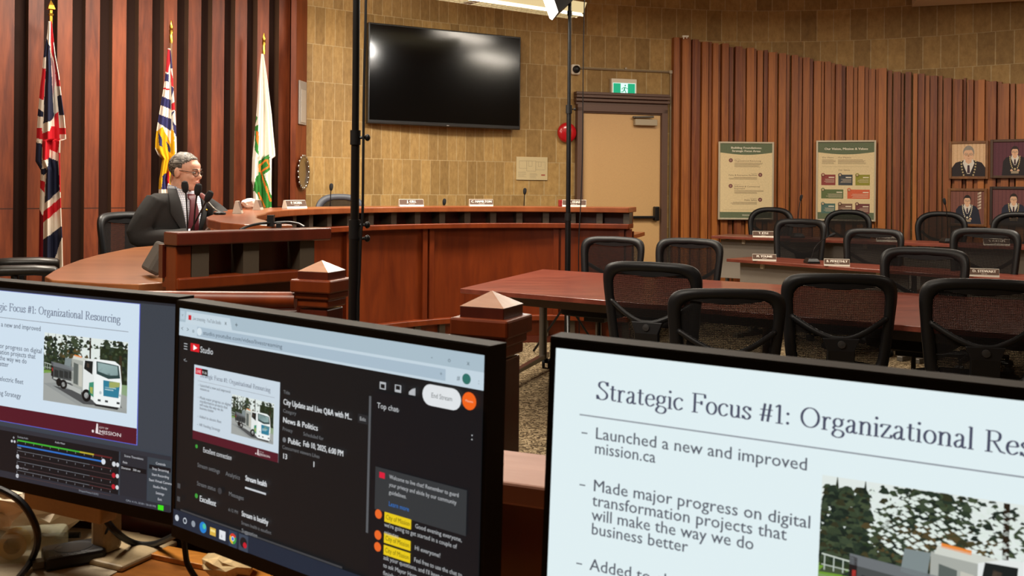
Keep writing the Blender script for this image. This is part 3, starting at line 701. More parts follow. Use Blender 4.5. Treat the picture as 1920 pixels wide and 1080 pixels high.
def chair_parts(root, kind, arms=False, mesh=MESHN, fr=None, fw=.052):
    fr = fr or BLK
    O, I = outline(kind), outline(kind, fw); n = len(O)
    b = MB(); rows = []
    for (xo, zo), (xi, zi) in zip(O, I):
        yo, yi = back_y(xo, zo), back_y(xi, zi)
        xm, zm = (xo + xi) / 2, (zo + zi) / 2; ym = back_y(xm, zm)
        rows.append([b.bm.verts.new(q) for q in ((xo, yo + .008, zo), (xm, ym + .018, zm), (xi, yi + .006, zi), (xi, yi - .012, zi), (xm, ym - .022, zm), (xo, yo - .014, zo))])
    for k in range(n):
        A, B = rows[k], rows[(k + 1) % n]
        for j in range(6): b.bm.faces.new((A[j], B[j], B[(j + 1) % 6], A[(j + 1) % 6]))
    b.build('back_frame', fr, root, smooth='all')
    b = MB(); zs = sorted(set(round(z, 4) for _, z in I)); grid = []
    I2 = outline(kind, fw - .006); zmin, zmax = min(z for _, z in I2), max(z for _, z in I2)
    right = sorted([(z, x) for x, z in I2 if x >= 0]); N = 18
    for i in range(N + 1):
        z = zmin + .002 + (zmax - zmin - .004) * i / N; hw = interp(right, z)
        grid.append([b.bm.verts.new((hw * t / 6, back_y(hw * t / 6, z), z)) for t in range(-6, 7)])
    for A, B in zip(grid, grid[1:]):
        for j in range(12): b.bm.faces.new((A[j], A[j + 1], B[j + 1], B[j]))
    b.build('back_mesh', mesh, root, smooth='all')
    if kind == 'square':   # hand grip bulge under the top edge
        b = MB(); b.loft([[Vector((x, back_y(x, .955) + dy, .955 - dz * max(.25, 1 - (x / .19) ** 2))) for dy, dz in ((.008, -.01), (.008, .022), (-.012, .022), (-.012, -.01))] for x in [-.19 + .38 * i / 12 for i in range(13)]]); b.build('grip', fr, root, smooth=True)
    b = MB(); hw = .225 if kind == 'square' else .19
    pts = spline([(-hw, back_y(hw, .79) - .012, .795), (-.13, -.285, .735), (-.05, -.31, .70), (0, -.315, .695), (.05, -.31, .70), (.13, -.285, .735), (hw, back_y(hw, .79) - .012, .795)], 5)
    b.tube(pts, .015, 8, sx=.7); b.build('lumbar_yoke', fr, root, smooth='all')
    b = MB(); b.loft([[Vector((sx * w_, y + dy, z)) for sx, dy in ((-1, .015), (1, .015), (1, -.02), (-1, -.02))] for w_, y, z in ((.085, -.305, .70), (.062, -.31, .64), (.062, -.29, .52), (.055, -.24, .43), (.045, -.10, .40))]); b.build('spine', fr, root, bevel=.006)
    b = MB(); b.lathe([(.018, 0), (.018, .012), (.006, .014)], (0, -.325, .672), 12, mat=Matrix.Rotation(PI / 2, 4, 'X')); b.build('spine_bolt', DGREY, root, smooth=True)
    b = MB(); R = []
    for z, k in ((.425, .9), (.435, 1.0), (.47, 1.02), (.495, .98), (.503, .86)):
        R.append([Vector((.245 * k * math.copysign(abs(math.cos(a)) ** .45, math.cos(a)), .02 + .235 * k * math.copysign(abs(math.sin(a)) ** .45, math.sin(a)), z + (.012 if math.sin(a) < 0 else -.008) * 0)) for a in [2 * PI * i / 32 for i in range(32)]])
    b.loft(R); b.build('seat', M('seat_cloth', '1b1b1e', .9, bump=.3), root, smooth=True)
    b = MB(); b.box((0, -.02, .40), (.17, .24, .05)); b.build('tilt_mechanism', BLK, root, bevel=.006)
    b = MB(); b.tube([(0, 0, .10), (0, 0, .26)], .027, 12); b.tube([(0, 0, .26), (0, 0, .385)], .015, 12); b.build('gas_lift', SILV if arms else BLKM, root, smooth=True)
    b = MB(); b.tube([(0, 0, .07), (0, 0, .13)], .04, 14)
    for i in range(5):
        a = 2 * PI * i / 5 + .3; b.tube([(0, 0, .105), (.3 * math.cos(a), .3 * math.sin(a), .075)], [.028, .017], 8)
    b.build('star_base', BLK, root, smooth=True)
    for i in range(5):
        a = 2 * PI * i / 5 + .3; b = MB()
        for s_ in (-.016, .016): b.lathe([(.014, -.011), (.028, -.009), (.028, .009), (.014, .011)], (.3 * math.cos(a), .3 * math.sin(a), .029), 12, mat=Matrix.Rotation(a, 4, 'Z') @ Matrix.Rotation(PI / 2, 4, 'X') @ Matrix.Translation((0, 0, s_)))
        b.tube([(.3 * math.cos(a), .3 * math.sin(a), .03), (.3 * math.cos(a), .3 * math.sin(a), .08)], .009, 6); b.build('caster', BLK, root, smooth=True)
    if arms:
        for s_ in (-1, 1):
            b = MB(); b.tube(spline([(s_ * .19, .02, .41), (s_ * .29, .02, .45), (s_ * .305, .01, .58), (s_ * .30, .0, .70)], 4), .018, 8); b.build('arm_post', BLK, root, smooth=True)
            b = MB(); b.loft([[Vector((s_ * .30 + wx * math.cos(a), y, .68 + .03 * math.sin(a) + dz)) for a in [2 * PI * i / 10 for i in range(10)]] for y, wx, dz in ((-.16, .015, .03), (-.15, .038, .034), (-.05, .05, .04), (.1, .05, .04), (.2, .042, .03), (.215, .015, .02))]); b.build('arm_pad', M('arm_pad', '1f1c1a', .4), root, smooth='all')
def rzf(fx, fy): return math.atan2(-fx, fy)
SG = 'black mesh office chairs'
ch1 = thing('office_chair', 'black mesh chair seen from behind, nearest the left end of the conference table', 'chair', (.70, 5.12, 0), -.5, SG)
chair_parts(ch1, 'square')
def backpos(px, Y, rz):   # place so that the back (0.3 behind the origin) stands at photo column px and depth Y
    x = (px - CX) * Y / F; return (x - .27 * math.sin(rz), Y + .27 * math.cos(rz), 0)
ch1.location = backpos(1220, 5.05, -.45); ch1.rotation_euler.z = -.45
for px, Y, rz, sz, lab in (
    (1366, 4.42, -.06, .93, 'lowest mesh chair seen from behind, pulled out from the table'),
    (1576, 4.62, -.16, .985, 'mesh chair seen from behind, second from the right along the table'),
    (1846, 4.40, -.26, .985, 'rightmost mesh chair seen from behind at the near side of the table'),
    (1152, 7.62, 2.62, 1.0, 'mesh chair facing forward at the far left of the table, before the dais end'),
    (1296, 7.28, 2.55, 1.01, 'mesh chair facing forward at the far side of the table, before the door'),
    (1736, 6.15, 2.5, 1.02, 'mesh chair facing forward across the table, before the front staff table'),
    (1503, 9.3, 2.38, 1.10, 'black mesh chair behind the front staff table at its left end'),
    (1641, 8.5, 2.38, 1.045, 'low black mesh chair behind the middle of the front staff table'),
    (1850, 7.75, 2.38, 1.085, 'black mesh chair behind the right part of the front staff table')):
    dup(ch1, backpos(px, Y, rz), rz, lab, sz)
# rounder backed chairs on the platform
RG = 'round-topped chairs on the platform'
ch2 = thing('office_chair', 'round-topped black chair behind the rear table, before the left poster', 'chair', (0, 0, 0), 0, RG)
chair_parts(ch2, 'round', mesh=MESHF)
rz = 2.62
def pf(p): return (p[0], p[1], PLAT)
ch2.location = pf(backpos(1447, 10.45, rz)); ch2.rotation_euler.z = rz
for px, Y, rz, sz, lab in (
    (1591, 10.25, 2.62, .985, 'round-topped black chair behind the rear table, before the right poster'),
    (1766, 9.75, 2.62, .985, 'round-topped black chair behind the rear table, left of the lower portraits'),
    (1912, 9.15, 2.62, 1.0, 'round-topped black chair at the right edge, before the lower right portrait')):
    dup(ch2, pf(backpos(px, Y, rz)), rz, lab, sz)
ch3 = thing('office_chair', 'grey-framed round mesh chair behind the dais ledge below the wall screen', 'chair', (0, 0, 0), 0, RG)
chair_parts(ch3, 'round', mesh=MESHF, fr=M('slate_frame', '4a4d55', .5), fw=.05)
rz = math.atan2(-.55, -.83) + 0; ch3.location = pf(backpos(637, 8.95, 3.65)); ch3.rotation_euler.z = 3.65; ch3.scale = (1, 1, 1.12)
c_ = dup(ch2, pf(backpos(801, 9.35, 3.4)), 3.4, 'dark chair top just showing beside the second nameplate on the dais', .985)
c_.scale = (.55, .8, .985)
# clerk's chair with arm pads and the mayor's chair
ch4 = thing('office_chair', 'black office chair with padded arms behind the clerk desk at the left edge', 'chair', (0, 0, 0), 0, 'black chairs with arms')
chair_parts(ch4, 'square', arms=True)
ch4.location = (-2.84, 5.52, PLAT); ch4.rotation_euler.z = rzf(.91, .41)
pm = at(262, 420, 6.35)
ch5 = dup(ch1, (pm.x + .12, 6.34, PLAT), rzf(.93, -.37), 'black mesh office chair that the grey-haired person sits in', 1.0)
# ---------------------------------------------------------------- control desk in the foreground
DZ = .80
wa, wb = Vector((-1.75, 2.09, 0)), Vector((1.5, .74, 0))       # front face line of the low wall
wd_ = (wb - wa).normalized(); wn_ = Vector((wd_.y, -wd_.x, 0)); WR = math.atan2(wd_.y, wd_.x); WL = (wb - wa).length
lw_ = thing('low_wall', 'dark mahogany low wall with a cap tinted pale for its sheen between the monitors', 'low wall', wa, WR)
b = MB(); b.box((WL / 2, .07, .475), (WL, .10, .95)); b.build('panel', DARKW, lw_)
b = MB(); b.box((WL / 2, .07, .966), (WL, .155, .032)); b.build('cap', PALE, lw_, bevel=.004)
dk = thing('control_desk', 'amber varnished wooden desk under the three monitors', 'desk', wa, WR)
b = MB(); b.box((WL / 2, -.40, DZ - .0175), (WL - .1, .78, .035)); b.build('desk_top', DESKW, dk, bevel=.004)
for x in (.3, WL - .3): b = MB(); b.box((x, -.4, (DZ - .036) / 2), (.04, .6, DZ - .036)); b.build('leg_panel', DARKW, dk)

def mon_axes(yaw, tilt, roll):
    R = Vector((math.cos(yaw), -math.sin(yaw), 0)); N = Vector((-math.sin(yaw), -math.cos(yaw), 0))
    U = Vector((0, 0, 1)) * math.cos(tilt) - N * math.sin(tilt)
    R2 = R * math.cos(roll) - U * math.sin(roll); U2 = U * math.cos(roll) + R * math.sin(roll)
    return R2, U2, R2.cross(U2)
MW, MH = .531, .299
BEZ = M('bezel_black', '0a0a0a', .55, spec=.15); BEZT = M('bezel_edge', '18120d', .6, spec=.2); MONB = M('monitor_back', '151313', .5)
def monitor(TL, yaw, tilt, roll, label, bezel, canvas, stand, sx=.5, post=None):
    R, U, N = mon_axes(yaw, tilt, roll); TL = Vector(TL)
    ctr = TL + R * MW * sx - U * MH / 2
    base = Vector((ctr.x, ctr.y, DZ)) - Vector((N.x, N.y, 0)) * .09
    o = thing('monitor', label, 'monitor', base)
    def Mx(p): return Matrix(((R.x, U.x, N.x, p.x - base.x), (R.y, U.y, N.y, p.y - base.y), (R.z, U.z, N.z, p.z - base.z), (0, 0, 0, 1)))
    fr = Mx(TL); bl, bt, bb = bezel
    def add(name, boxes, mat, bev=0):
        b = MB()
        for (x0, x1, y0, y1, z0, z1) in boxes: b.box(((x0 + x1) / 2, (y0 + y1) / 2, (z0 + z1) / 2), (x1 - x0, y1 - y0, z1 - z0))
        q = b.build(name, mat, o, bevel=bev); q.matrix_local = fr; return q
    add('bezel', [(-bl, 0, -MH - bb, bt, -.03, .001), (MW, MW + bl, -MH - bb, bt, -.03, .001), (0, MW, 0, bt, -.03, .001), (0, MW, -MH - bb, -MH, -.03, .001)], BEZ)
    add('top_edge', [(-bl, MW + bl, bt, bt + .0015, -.03, .0)], BEZT)
    add('back_shell', [(0, MW, -MH, 0, -.032, -.004)], MONB)
    add('back_bulge', [(.13, MW - .13, -MH + .05, -.06, -.055, -.031)], MONB, .01)
    canvas.build('screen', o, fr)
    sm, kind = stand
    b = MB(); p0 = Mx(ctr - N * .055 - U * .02).translation
    nx, ny = N.x, N.y; h = ctr.z - DZ - .02
    rz = math.atan2(R.y, R.x)
    if kind == 'post':
        b.box((p0.x - nx * .03, p0.y - ny * .03, h / 2 + .01), (.038, .034, h), rz); b.build('stand_post', sm, o, bevel=.008)
        b = MB(); b.box((p0.x - nx * .05, p0.y - ny * .05, .005), (.15, .12, .01), rz); b.build('stand_base', sm, o, bevel=.004)
        b = MB(); b.box((0, 0, 0), (.165, .03, .032)); q = b.build('lower_bar', M('bar_tan', '9a7f58', .5), o, bevel=.003)
        q.matrix_local = Mx(TL + R * (MW * sx + .0) - U * (MH + bb + .009) - N * .016)
    else:
        b.box((p0.x - nx * .03, p0.y - ny * .03, h / 2 + .01), (.05, .035, h), rz); b.build('stand_post', sm, o, bevel=.008)
        b = MB(); b.box((p0.x, p0.y, .006), (.22, .18, .012), rz); b.build('stand_base', sm, o, bevel=.004)
    return o

# ---- pictures on the screens
rnd = random.Random(11)
TREE = ['202c24', '27342a', '2e3b2d', '374431', '1d2721', '3d4a37', '353625', '445039']
def truck_picture(c, u0, v0, u1, v1, detail=1.0):
    r = random.Random(4); x0, y0, x1, y1 = c.win; W2 = x1 - x0; H2 = y1 - y0
    old = (c.win, c.clip)
    c.win = (x0 + u0 * W2, y0 + v0 * H2, x0 + u1 * W2, y0 + v1 * H2); c.clip = c.win
    c.up(); c.rect(0, 0, 1, 1, 'dfe8e4'); c.up(); c.rect(0, .56, 1, 1, '9fa3a0')
    c.poly([(0, .5), (0, .6), (.2, .56), (.2, .5)], '6f9a34'); c.poly([(.84, .6), (.84, .72), (1, .76), (1, .6)], '69a02f')
    c.poly([(0, .75), (.45, 1), (1, 1), (1, .93), (.5, .9), (.2, .7)], '8b8f8e')
    c.up()
    for bx, tp, bt, hw in ((.05, .02, .5, .06), (.14, .03, .5, .06), (.22, .08, .5, .05), (.27, .02, .5, .05), (.38, -.15, .52, .15), (.75, -.2, .55, .14), (.92, -.2, .56, .13)):
        for k in range(14):
            t = k / 13; y = tp + (bt - tp) * t; h_ = hw * (.12 + .88 * t)
            c.poly([(bx - h_ * r.uniform(.8, 1.15), y + .05), (bx + h_ * r.uniform(.8, 1.15), y + .045), (bx + h_ * .15, y - .03), (bx - h_ * .15, y - .03)], r.choice(TREE))
        c.up(.3)
    c.rect(.14, .40, 1, .58, '232c1d'); c.rect(.68, .1, 1, .6, '25301f'); c.rect(0, .33, .16, .5, '2a3823')
    for k in range(int(520 * detail)):
        g = r.choice(TREE); s = r.uniform(.018, .05) / max(1, detail) ** .3
        q = r.random()
        if q < .30:   # conifers at the left
            b_ = r.choice((.03, .08, .13, .21)); t_ = r.random(); x = b_ + r.uniform(-1, 1) * (.012 + .055 * t_); y = .05 + .42 * t_ + (.08 if b_ > .15 else 0)
        elif q < .62:  # middle tree
            y = r.uniform(0, .52); x = .36 + r.gauss(0, .085 + .03 * y)
            if y > .2 and r.random() < .5: g = r.choice(('51462c', '5c4e30', '45412a'))
        else:
            x = r.uniform(.52, 1.0); y = r.uniform(0, .56)
            if x < .68 and y < .38 and r.random() < .62: continue
        q_ = s * .62; c.poly([(x - q_, y + s * .4), (x - q_ * .2, y + s * .6), (x + q_, y + s * .5), (x + q_ * .4, y - s * .6), (x - q_ * .4, y - s * .5)], g)
        if k % 60 == 0: c.up(.4)
    c.line(.565, 0, .57, .55, .03, '2a2218')
    c.line(.92, .2, .93, .66, .05, '3a2f22')
    for k in range(int(60 * detail)):
        x, y, s = r.uniform(.15, .68), r.uniform(.03, .36), r.uniform(.006, .014); c.poly([(x - s, y), (x, y + s), (x + s, y + .3 * s), (x, y - s)], 'dbe6df')
    for i in range(6): c.line(.02 + i * .03, .44 + i * .006, .02 + i * .03, .53, .006, 'b9c4ba')
    c.line(.01, .44, .22, .48, .008, 'c9d2c8'); c.line(.01, .50, .2, .52, .006, 'b9c4ba')
    c.up()
    c.poly([(.12, .76), (.5, .96), (.95, .93), (.9, .84)], '4e5152'); c.up()       # shadow
    # body of the truck
    c.poly([(.11, .42), (.11, .66), (.2, .72), (.37, .72), (.38, .45)], '4b4f4f'); c.up(.5)
    c.poly([(.10, .41), (.10, .47), (.37, .51), (.38, .45)], '6d7275'); c.poly([(.10, .42), (.10, .62), (.125, .63), (.125, .43)], '251f1f'); c.poly([(.11, .5), (.11, .55), (.122, .55), (.122, .5)], 'c23a34')
    for i in range(4): c.poly([(.14 + i * .06, .52), (.14 + i * .06, .62), (.19 + i * .06, .63), (.19 + i * .06, .53)], '2f3333')
    c.poly([(.13, .635), (.13, .66), (.37, .69), (.37, .66)], 'b8bcb8')
    c.poly([(.27, .33), (.26, .46), (.34, .48), (.35, .33)], '7f8b8c')
    c.poly([(.35, .32), (.35, .70), (.5, .76), (.5, .34)], 'a7aba4'); c.up(.5)
    c.poly([(.375, .38), (.375, .68), (.43, .70), (.43, .40)], '5c6460'); c.poly([(.44, .40), (.44, .71), (.48, .72), (.48, .41)], 'c2c2b6')
    c.poly([(.37, .28), (.36, .33), (.62, .36), (.6, .31)], 'cfd3ca'); c.poly([(.38, .265), (.38, .29), (.47, .305), (.47, .28)], 'e98a3c')
    c.poly([(.3, .70), (.3, .76), (.47, .83), (.47, .76)], 'b4b8b4')
    c.disc(.255, .72, .045, '1f2020', ry=.07); c.disc(.255, .72, .022, 'b5b8b5', ry=.034); c.disc(.2, .70, .035, '1c1d1d', ry=.06)
    c.up(.5)
    c.poly([(.49, .34), (.49, .78), (.6, .88), (.64, .90), (.66, .29), (.56, .3)], 'e3e8e6')
    c.poly([(.62, .29), (.62, .9), (.66, .935), (.93, .93), (.945, .62), (.92, .34), (.86, .29)], 'eef3f2'); c.up(.5)
    c.poly([(.51, .33), (.5, .45), (.6, .52), (.605, .33)], '1d2222'); c.poly([(.535, .36), (.53, .42), (.56, .43), (.56, .37)], '57483c')
    c.poly([(.645, .32), (.65, .5), (.79, .55), (.925, .52), (.905, .345), (.78, .33)], '2f4646'); c.poly([(.66, .335), (.665, .46), (.80, .5), (.90, .48), (.89, .355), (.78, .345)], '9fb9b8')
    c.poly([(.73, .575), (.735, .80), (.91, .80), (.925, .58)], '2f7d97'); c.poly([(.80, .575), (.80, .68), (.92, .64), (.922, .58)], 'b9b73a'); [c.rect(.75, .665 + i * .03, .88 - .03 * i, .68 + i * .03, 'd6ecea') for i in range(2)]
    c.poly([(.565, .64), (.56, .8), (.62, .84), (.62, .62)], '3f8f74'); c.poly([(.575, .7), (.58, .78), (.61, .8), (.61, .7)], 'c4b843')
    c.disc(.535, .83, .055, '17191a', ry=.09); c.disc(.535, .83, .027, 'c9cccb', ry=.044)
    for x in (.67, .755, .89): c.poly([(x, .855), (x, .885), (x + .035, .885), (x + .035, .855)], '3a4144')
    c.disc(.70, .76, .014, 'b9c4c6'); c.disc(.925, .76, .012, 'b9c4c6'); c.poly([(.63, .93), (.64, .96), (.9, .965), (.92, .93)], '27292a')
    c.up(); c.win, c.clip = old
def slide(c, x0, y0, x1, y1, ink='4a4e63', full=True, bg='e2eef2', body='585d68', detail=1.0, logo=True):
    old = c.win; c.win = (x0, y0, x1, y1)
    c.up(); c.rect(0, 0, 1, 1, bg); c.up(); c.rect(0, .885, 1, 1, '541a28'); c.up()
    c.text('Strategic Focus #1: Organizational Resourcing', .08, .148, .057, ink, width=.82, serif=True)
    c.line(.05, .205, .945, .205, .0045, '8b919a')
    for i, (t, v, w_) in enumerate((('Launched a new and improved', .275, .365), ('mission.ca', .322, .112), ('Made major progress on digital', .442, .374), ('transformation projects that', .489, .338), ('will make the way we do', .535, .285), ('business better', .58, .175), ('Added to electric fleet', .695, .268), ('HR Funding Strategy', .805, .255))):
        c.text(t, .08, v, .038, body, width=w_, bold=.0004)
        if i in (0, 2, 6, 7): c.line(.055, v - .013, .066, v - .013, .004, body)
    truck_picture(c, .47, .28, .945, .79, detail)
    if logo:
        c.win = (x0, y0, x1, y1); L_ = 'e9dfe0'
        c.text('MISSION', .80, .963, .026, L_, width=.12); c.text('CITY OF', .80, .925, .012, L_, width=.05)
        c.poly([(.785, .895), (.78, .965), (.83, .972), (.795, .96), (.793, .895)], L_); c.disc(.765, .955, .006, L_)
    c.win = old
# right monitor: the slide full screen
c3 = Canvas(MW, MH); c3.rect(0, 0, 1, 1, 'd9e8ee'); slide(c3, 0, 0, 1, 1, bg='e0eff2', detail=5)
# left monitor: streaming software with the slide as preview
c1 = Canvas(MW, MH); c1.rect(0, 0, 1, 1, '3d434c'); c1.up(); c1.rect(0, 0, 1, .012, '2b2d34')
c1.up(); c1.rect(.177, .015, .873, .709, '5a63c8'); slide(c1, .18, .017, .87, .705, bg='cfe0ee', ink='4c5470', body='525a6a', detail=.7)
c1.up(2); c1.rect(0, .73, 1, .752, '31333b'); c1.rect(0, .752, .81, .965, '17181c'); c1.rect(.815, .752, .915, .965, '2a2c33'); c1.rect(.92, .752, 1, .965, '3a434b'); c1.rect(0, .965, 1, 1, '2c2f38')
c1.up(); c1.text('Audio Mixer', .56, .768, .010, 'b9bcc4'); c1.text('Scene Transitions', .83, .772, .011, 'c9ccd2', width=.07); c1.text('Fade', .825, .805, .011, 'd8dade'); c1.rect(.818, .815, .912, .838, '15161a'); c1.up(); c1.text('Duration   300 ms', .82, .833, .011, 'd8dade', width=.07)
for i, y in enumerate((.786, .842, .898, .945)):
    c1.text(('Desktop Audio', 'Media', 'Mic', 'Browser Source')[i], .405, y - .010, .009, 'a9adb5')
    if i == 0:
        c1.rect(.405, y, .66, y + .008, '3fae34'); c1.rect(.66, y, .715, y + .008, 'b9a833'); c1.rect(.715, y, .785, y + .008, '5c2426'); c1.rect(.405, y + .026, .75, y + .034, '2f6fc4'); c1.up(.5); c1.disc(.752, y + .030, .008, 'd7dde6')
    else:
        c1.rect(.405, y, .70, y + .003, '6a6d74'); c1.rect(.70, y, .785, y + .003, '5c3436'); c1.rect(.405, y + .03, .785, y + .033, '4a3a3c'); c1.disc(.408, y + .031, .006, 'c9ccd2')
    for k in range(12): c1.rect(.405 + k * .034, y + .008, .4065 + k * .034, y + .017, '8d9098')
    if y < .94:
        c1.disc(.792, y + .032, .007, 'd0d3d8' if i == 0 else 'b3202e'); c1.disc(.806, y + .032, .006, 'd0d3d8')
for k, t in enumerate(('Controls', 'Stop Streaming', 'Start Recording', 'Start Virtual Camera', 'Studio Mode', 'Settings', 'Exit')):
    if k == 1: c1.rect(.922, .786, 1, .806, '17191e'); c1.up()
    c1.text(t, .963, .775 + k * .0285 + .005, .012, 'd5d8de', align='c')
c1.text('Dropped Frames 0 (0.0%)', .66, .988, .009, '9aa0aa'); c1.text('CPU: 4.1%, 30.00 / 30.00 FPS', .84, .988, .009, '9aa0aa', width=.11); c1.rect(.957, .972, .977, .996, '3fe01c')
c1.text('+', .385, .79, .02, 'c9ccd2'); c1.disc(.382, .80, .004, 'c9ccd2'); c1.disc(.394, .80, .004, 'c9ccd2')
# middle monitor: browser with the live control page
c2 = Canvas(MW, MH); c2.rect(0, 0, 1, 1, '17181a'); c2.up()
c2.rect(0, 0, 1, .062, 'a9bdc9'); c2.rect(0, .062, 1, .126, 'c3d4df'); c2.up(); c2.poly([(.03, .012), (.025, .066), (.215, .066), (.205, .012)], 'c6d6e0'); c2.rect(.075, .073, .90, .116, 'a8bccb')
c2.up(); c2.rect(.005, .012, .022, .05, 'b7cad6'); c2.text('v', .010, .038, .016, '39434c'); c2.rect(.038, .026, .05, .048, 'c8202c'); c2.text('Live streaming - YouTube Studio', .056, .046, .017, '5a6670', width=.115); c2.text('x', .185, .044, .02, '3c464e'); c2.text('+', .225, .048, .024, '3c464e')
c2.text('studio.youtube.com/video/livestreaming', .10, .104, .018, '4c5a68', width=.30); c2.disc(.085, .094, .010, 'd5e2ea')
for x, t in ((.008, '<'), (.032, '>'), (.055, 'o')): c2.text(t, x, .103, .02, '4a5660')
for x, t in ((.86, '-'), (.905, 'o'), (.955, 'x'), (.885, '*'), (.93, '#'), (.985, ':')): c2.text(t, x, .045 if x not in (.885, .93, .985) else .105, .018, '5a6872')
c2.disc(.955, .095, .011, '2f6f66')
Wt, Gy = 'd9dde0', '74787c'
for i in range(3): c2.rect(.022, .158 + i * .012, .036, .162 + i * .012, 'b0b4b8')
c2.rect(.05, .152, .086, .188, 'd81f2a'); c2.up(); c2.poly([(.062, .158), (.062, .182), (.078, .17)], 'ffffff'); c2.text('Studio', .09, .186, .028, Wt, width=.052)
c2.text('<-', .022, .245, .02, 'a0a4a8')
slide(c2, .068, .246, .396, .583, bg='c9d7e2', ink='4c5468', body='4a505c', detail=.45)
c2.up(2); c2.rect(.078, .256, .104, .285, 'cf1f38'); c2.rect(.104, .256, .128, .285, '151515'); c2.up(); c2.text('LIVE', .081, .278, .013, 'f4dfe2'); c2.text('9:16', .106, .278, .013, 'e0e0e0')
def tx(t, u, v, h, col=Wt, **k): c2.text(t, u, v, h, col, **k)
tx('Title', .413, .287, .015, Gy); tx('City Update and Live Q&A with M...', .413, .332, .024, width=.225, bold=.0008); tx('Category', .413, .365, .015, Gy); tx('News & Politics', .413, .407, .023, bold=.0008)
tx('Privacy', .413, .440, .015, Gy); tx('Public', .432, .487, .023, bold=.0008); c2.disc(.42, .478, .006, Gy); tx('Scheduled for', .484, .440, .015, Gy); tx('Feb 10, 2025, 6:00 PM', .484, .483, .023, width=.13, bold=.0008)
tx('Concurrent viewers', .413, .516, .015, Gy); tx('13', .414, .556, .022, bold=.0008); tx('Likes', .515, .516, .015, Gy); tx('1', .517, .556, .022, bold=.0008)
c2.disc(.09, .61, .005, '3c9a3c'); tx('Excellent connection', .117, .627, .023, width=.112)
tx('Stream settings', .095, .70, .019, Gy, width=.09); tx('Analytics', .208, .70, .019, Gy); tx('Stream health', .283, .695, .023, 'e6eaee', width=.078, bold=.0008); c2.rect(.283, .722, .360, .730, 'c9cdd2')
tx('Stream status', .095, .783, .019, Gy, width=.075); c2.disc(.187, .776, .008, '3a3c40'); tx('Messages', .222, .783, .019, Gy)
c2.disc(.094, .832, .006, '3c9a3c'); tx('Excellent', .107, .850, .026, width=.066, bold=.0008); tx('6:12 PM', .222, .850, .014, Gy); tx('Stream is healthy', .272, .852, .023, width=.098, bold=.0008)
tx('Stream health is excellent', .272, .888, .015, Gy, width=.11); tx('Suggestion', .274, .922, .017, '9a9ea2')
c2.rect(.03, .916, .62, .924, '3f4246'); c2.rect(.69, .224, .6965, .752, '5a5d61'); c2.rect(.70, .20, 1, .925, '15161a')
c2.up(); c2.rect(0, .926, 1, 1, '1e2a3a'); c2.up()
for (x, cc) in ((.016, 'c9d0d8'), (.05, 'b9c0c8'), (.085, '8f98a2')): c2.disc(x, .962, .008, cc)
c2.up(); c2.disc(.05, .962, .005, '1e2a3a')
c2.disc(.125, .962, .014, '1f7fd0'); c2.rect(.153, .948, .176, .982, 'd9b24a'); c2.rect(.19, .945, .214, .985, 'dfe3e8'); c2.rect(.228, .93, .258, 1, '2c3d52'); c2.rect(.266, .93, .30, 1, '3a4656'); c2.up()
c2.disc(.13, .955, .007, '49c0a0'); c2.rect(.155, .955, .174, .966, 'f2dc8a'); c2.text('a', .197, .975, .016, '6a7078')
for k, cc in enumerate(('d33b2c', 'e0b52e', '3d9a48')):
    a0 = 2 * PI * k / 3 + PI / 6; c2.poly([(.243, .963)] + [(.243 + .013 * math.cos(a0 + 2 * PI / 3 * i / 6), .963 - .013 * c2.asp() * math.sin(a0 + 2 * PI / 3 * i / 6)) for i in range(7)], cc)
c2.disc(.283, .963, .013, '1a1c20'); c2.up(); c2.disc(.243, .963, .006, 'e6eef4'); c2.up(); c2.disc(.243, .963, .0045, '3b7ad8'); c2.disc(.289, .972, .007, 'c41f30')
for x in (.722, .766, .806): c2.rect(x, .160, x + .018, .188, 'b4b8bc')
c2.up(); c2.rect(.725, .168, .737, .184, '17181a'); c2.rect(.769, .163, .781, .178, '17181a'); c2.poly([(.806, .160), (.806, .178), (.814, .166), (.824, .160)], '17181a')
c2.disc(.866, .174, .022, 'dfe3e6'); c2.disc(.925, .174, .022, 'dfe3e6'); c2.rect(.866, .135, .925, .213, 'dfe3e6'); c2.up(); tx('End Stream', .868, .182, .018, '5a5e62', width=.056); c2.disc(.968, .169, .018, 'f0641e'); c2.up(); tx('Mission', .958, .173, .008, 'f8c9a8', width=.02)
tx('Top chat', .716, .262, .021, 'c9cdd0'); tx('v', .775, .262, .016, 'a0a4a8'); tx(':', .975, .305, .03, 'c9cdd0'); c2.rect(.66, .30, .69, .335, '26282b'); tx('Edit', .665, .325, .015)
c2.rect(.716, .487, .968, .65, '33373a'); c2.up(); c2.rect(.728, .503, .744, .525, 'd81f3c')
for k, t in enumerate(('Welcome to live chat! Remember to guard', 'your privacy and abide by our community', 'guidelines.')): tx(t, .757, .519 + k * .029, .0155, 'b9bdc0', width=(.19, .185, .05)[k])
tx('Learn more', .757, .622, .018, '2f74c8', width=.058)
for (y, t) in ((.665, ('  Good evening everyone,', "we're going to get started in a couple of", 'minutes.')), (.745, ('  Hi everyone!',)), (.79, ('  Feel free to use the chat to', "ask your questions, and I'll keep track of", 'to ask Mayor Horn once the', 'finished.'))):
    c2.disc(.728, y, .010, 'e8682a'); c2.rect(.746, y - .016, .822, y + .021, 'e6c81e'); c2.up(.5); tx('City of Mission', .75, y + .01, .018, '4a4210', width=.068)
    for k, s_ in enumerate(t): tx(s_, .826 if k == 0 else .746, y + .01 + k * .0295, .0165, 'b9bdc0', width=min(.135 if k == 0 else .2, .0055 * len(s_)))
for y in (.80, .86): c2.rect(.018, y, .03, y + .022, '4a4d50')
monitor((-.4572, 1.3256, 1.2291), .6264, .0084, .0139, 'middle monitor showing a dark live stream control page in a browser', (.006, .009, .018), c2, (BLKM, 'plain'))
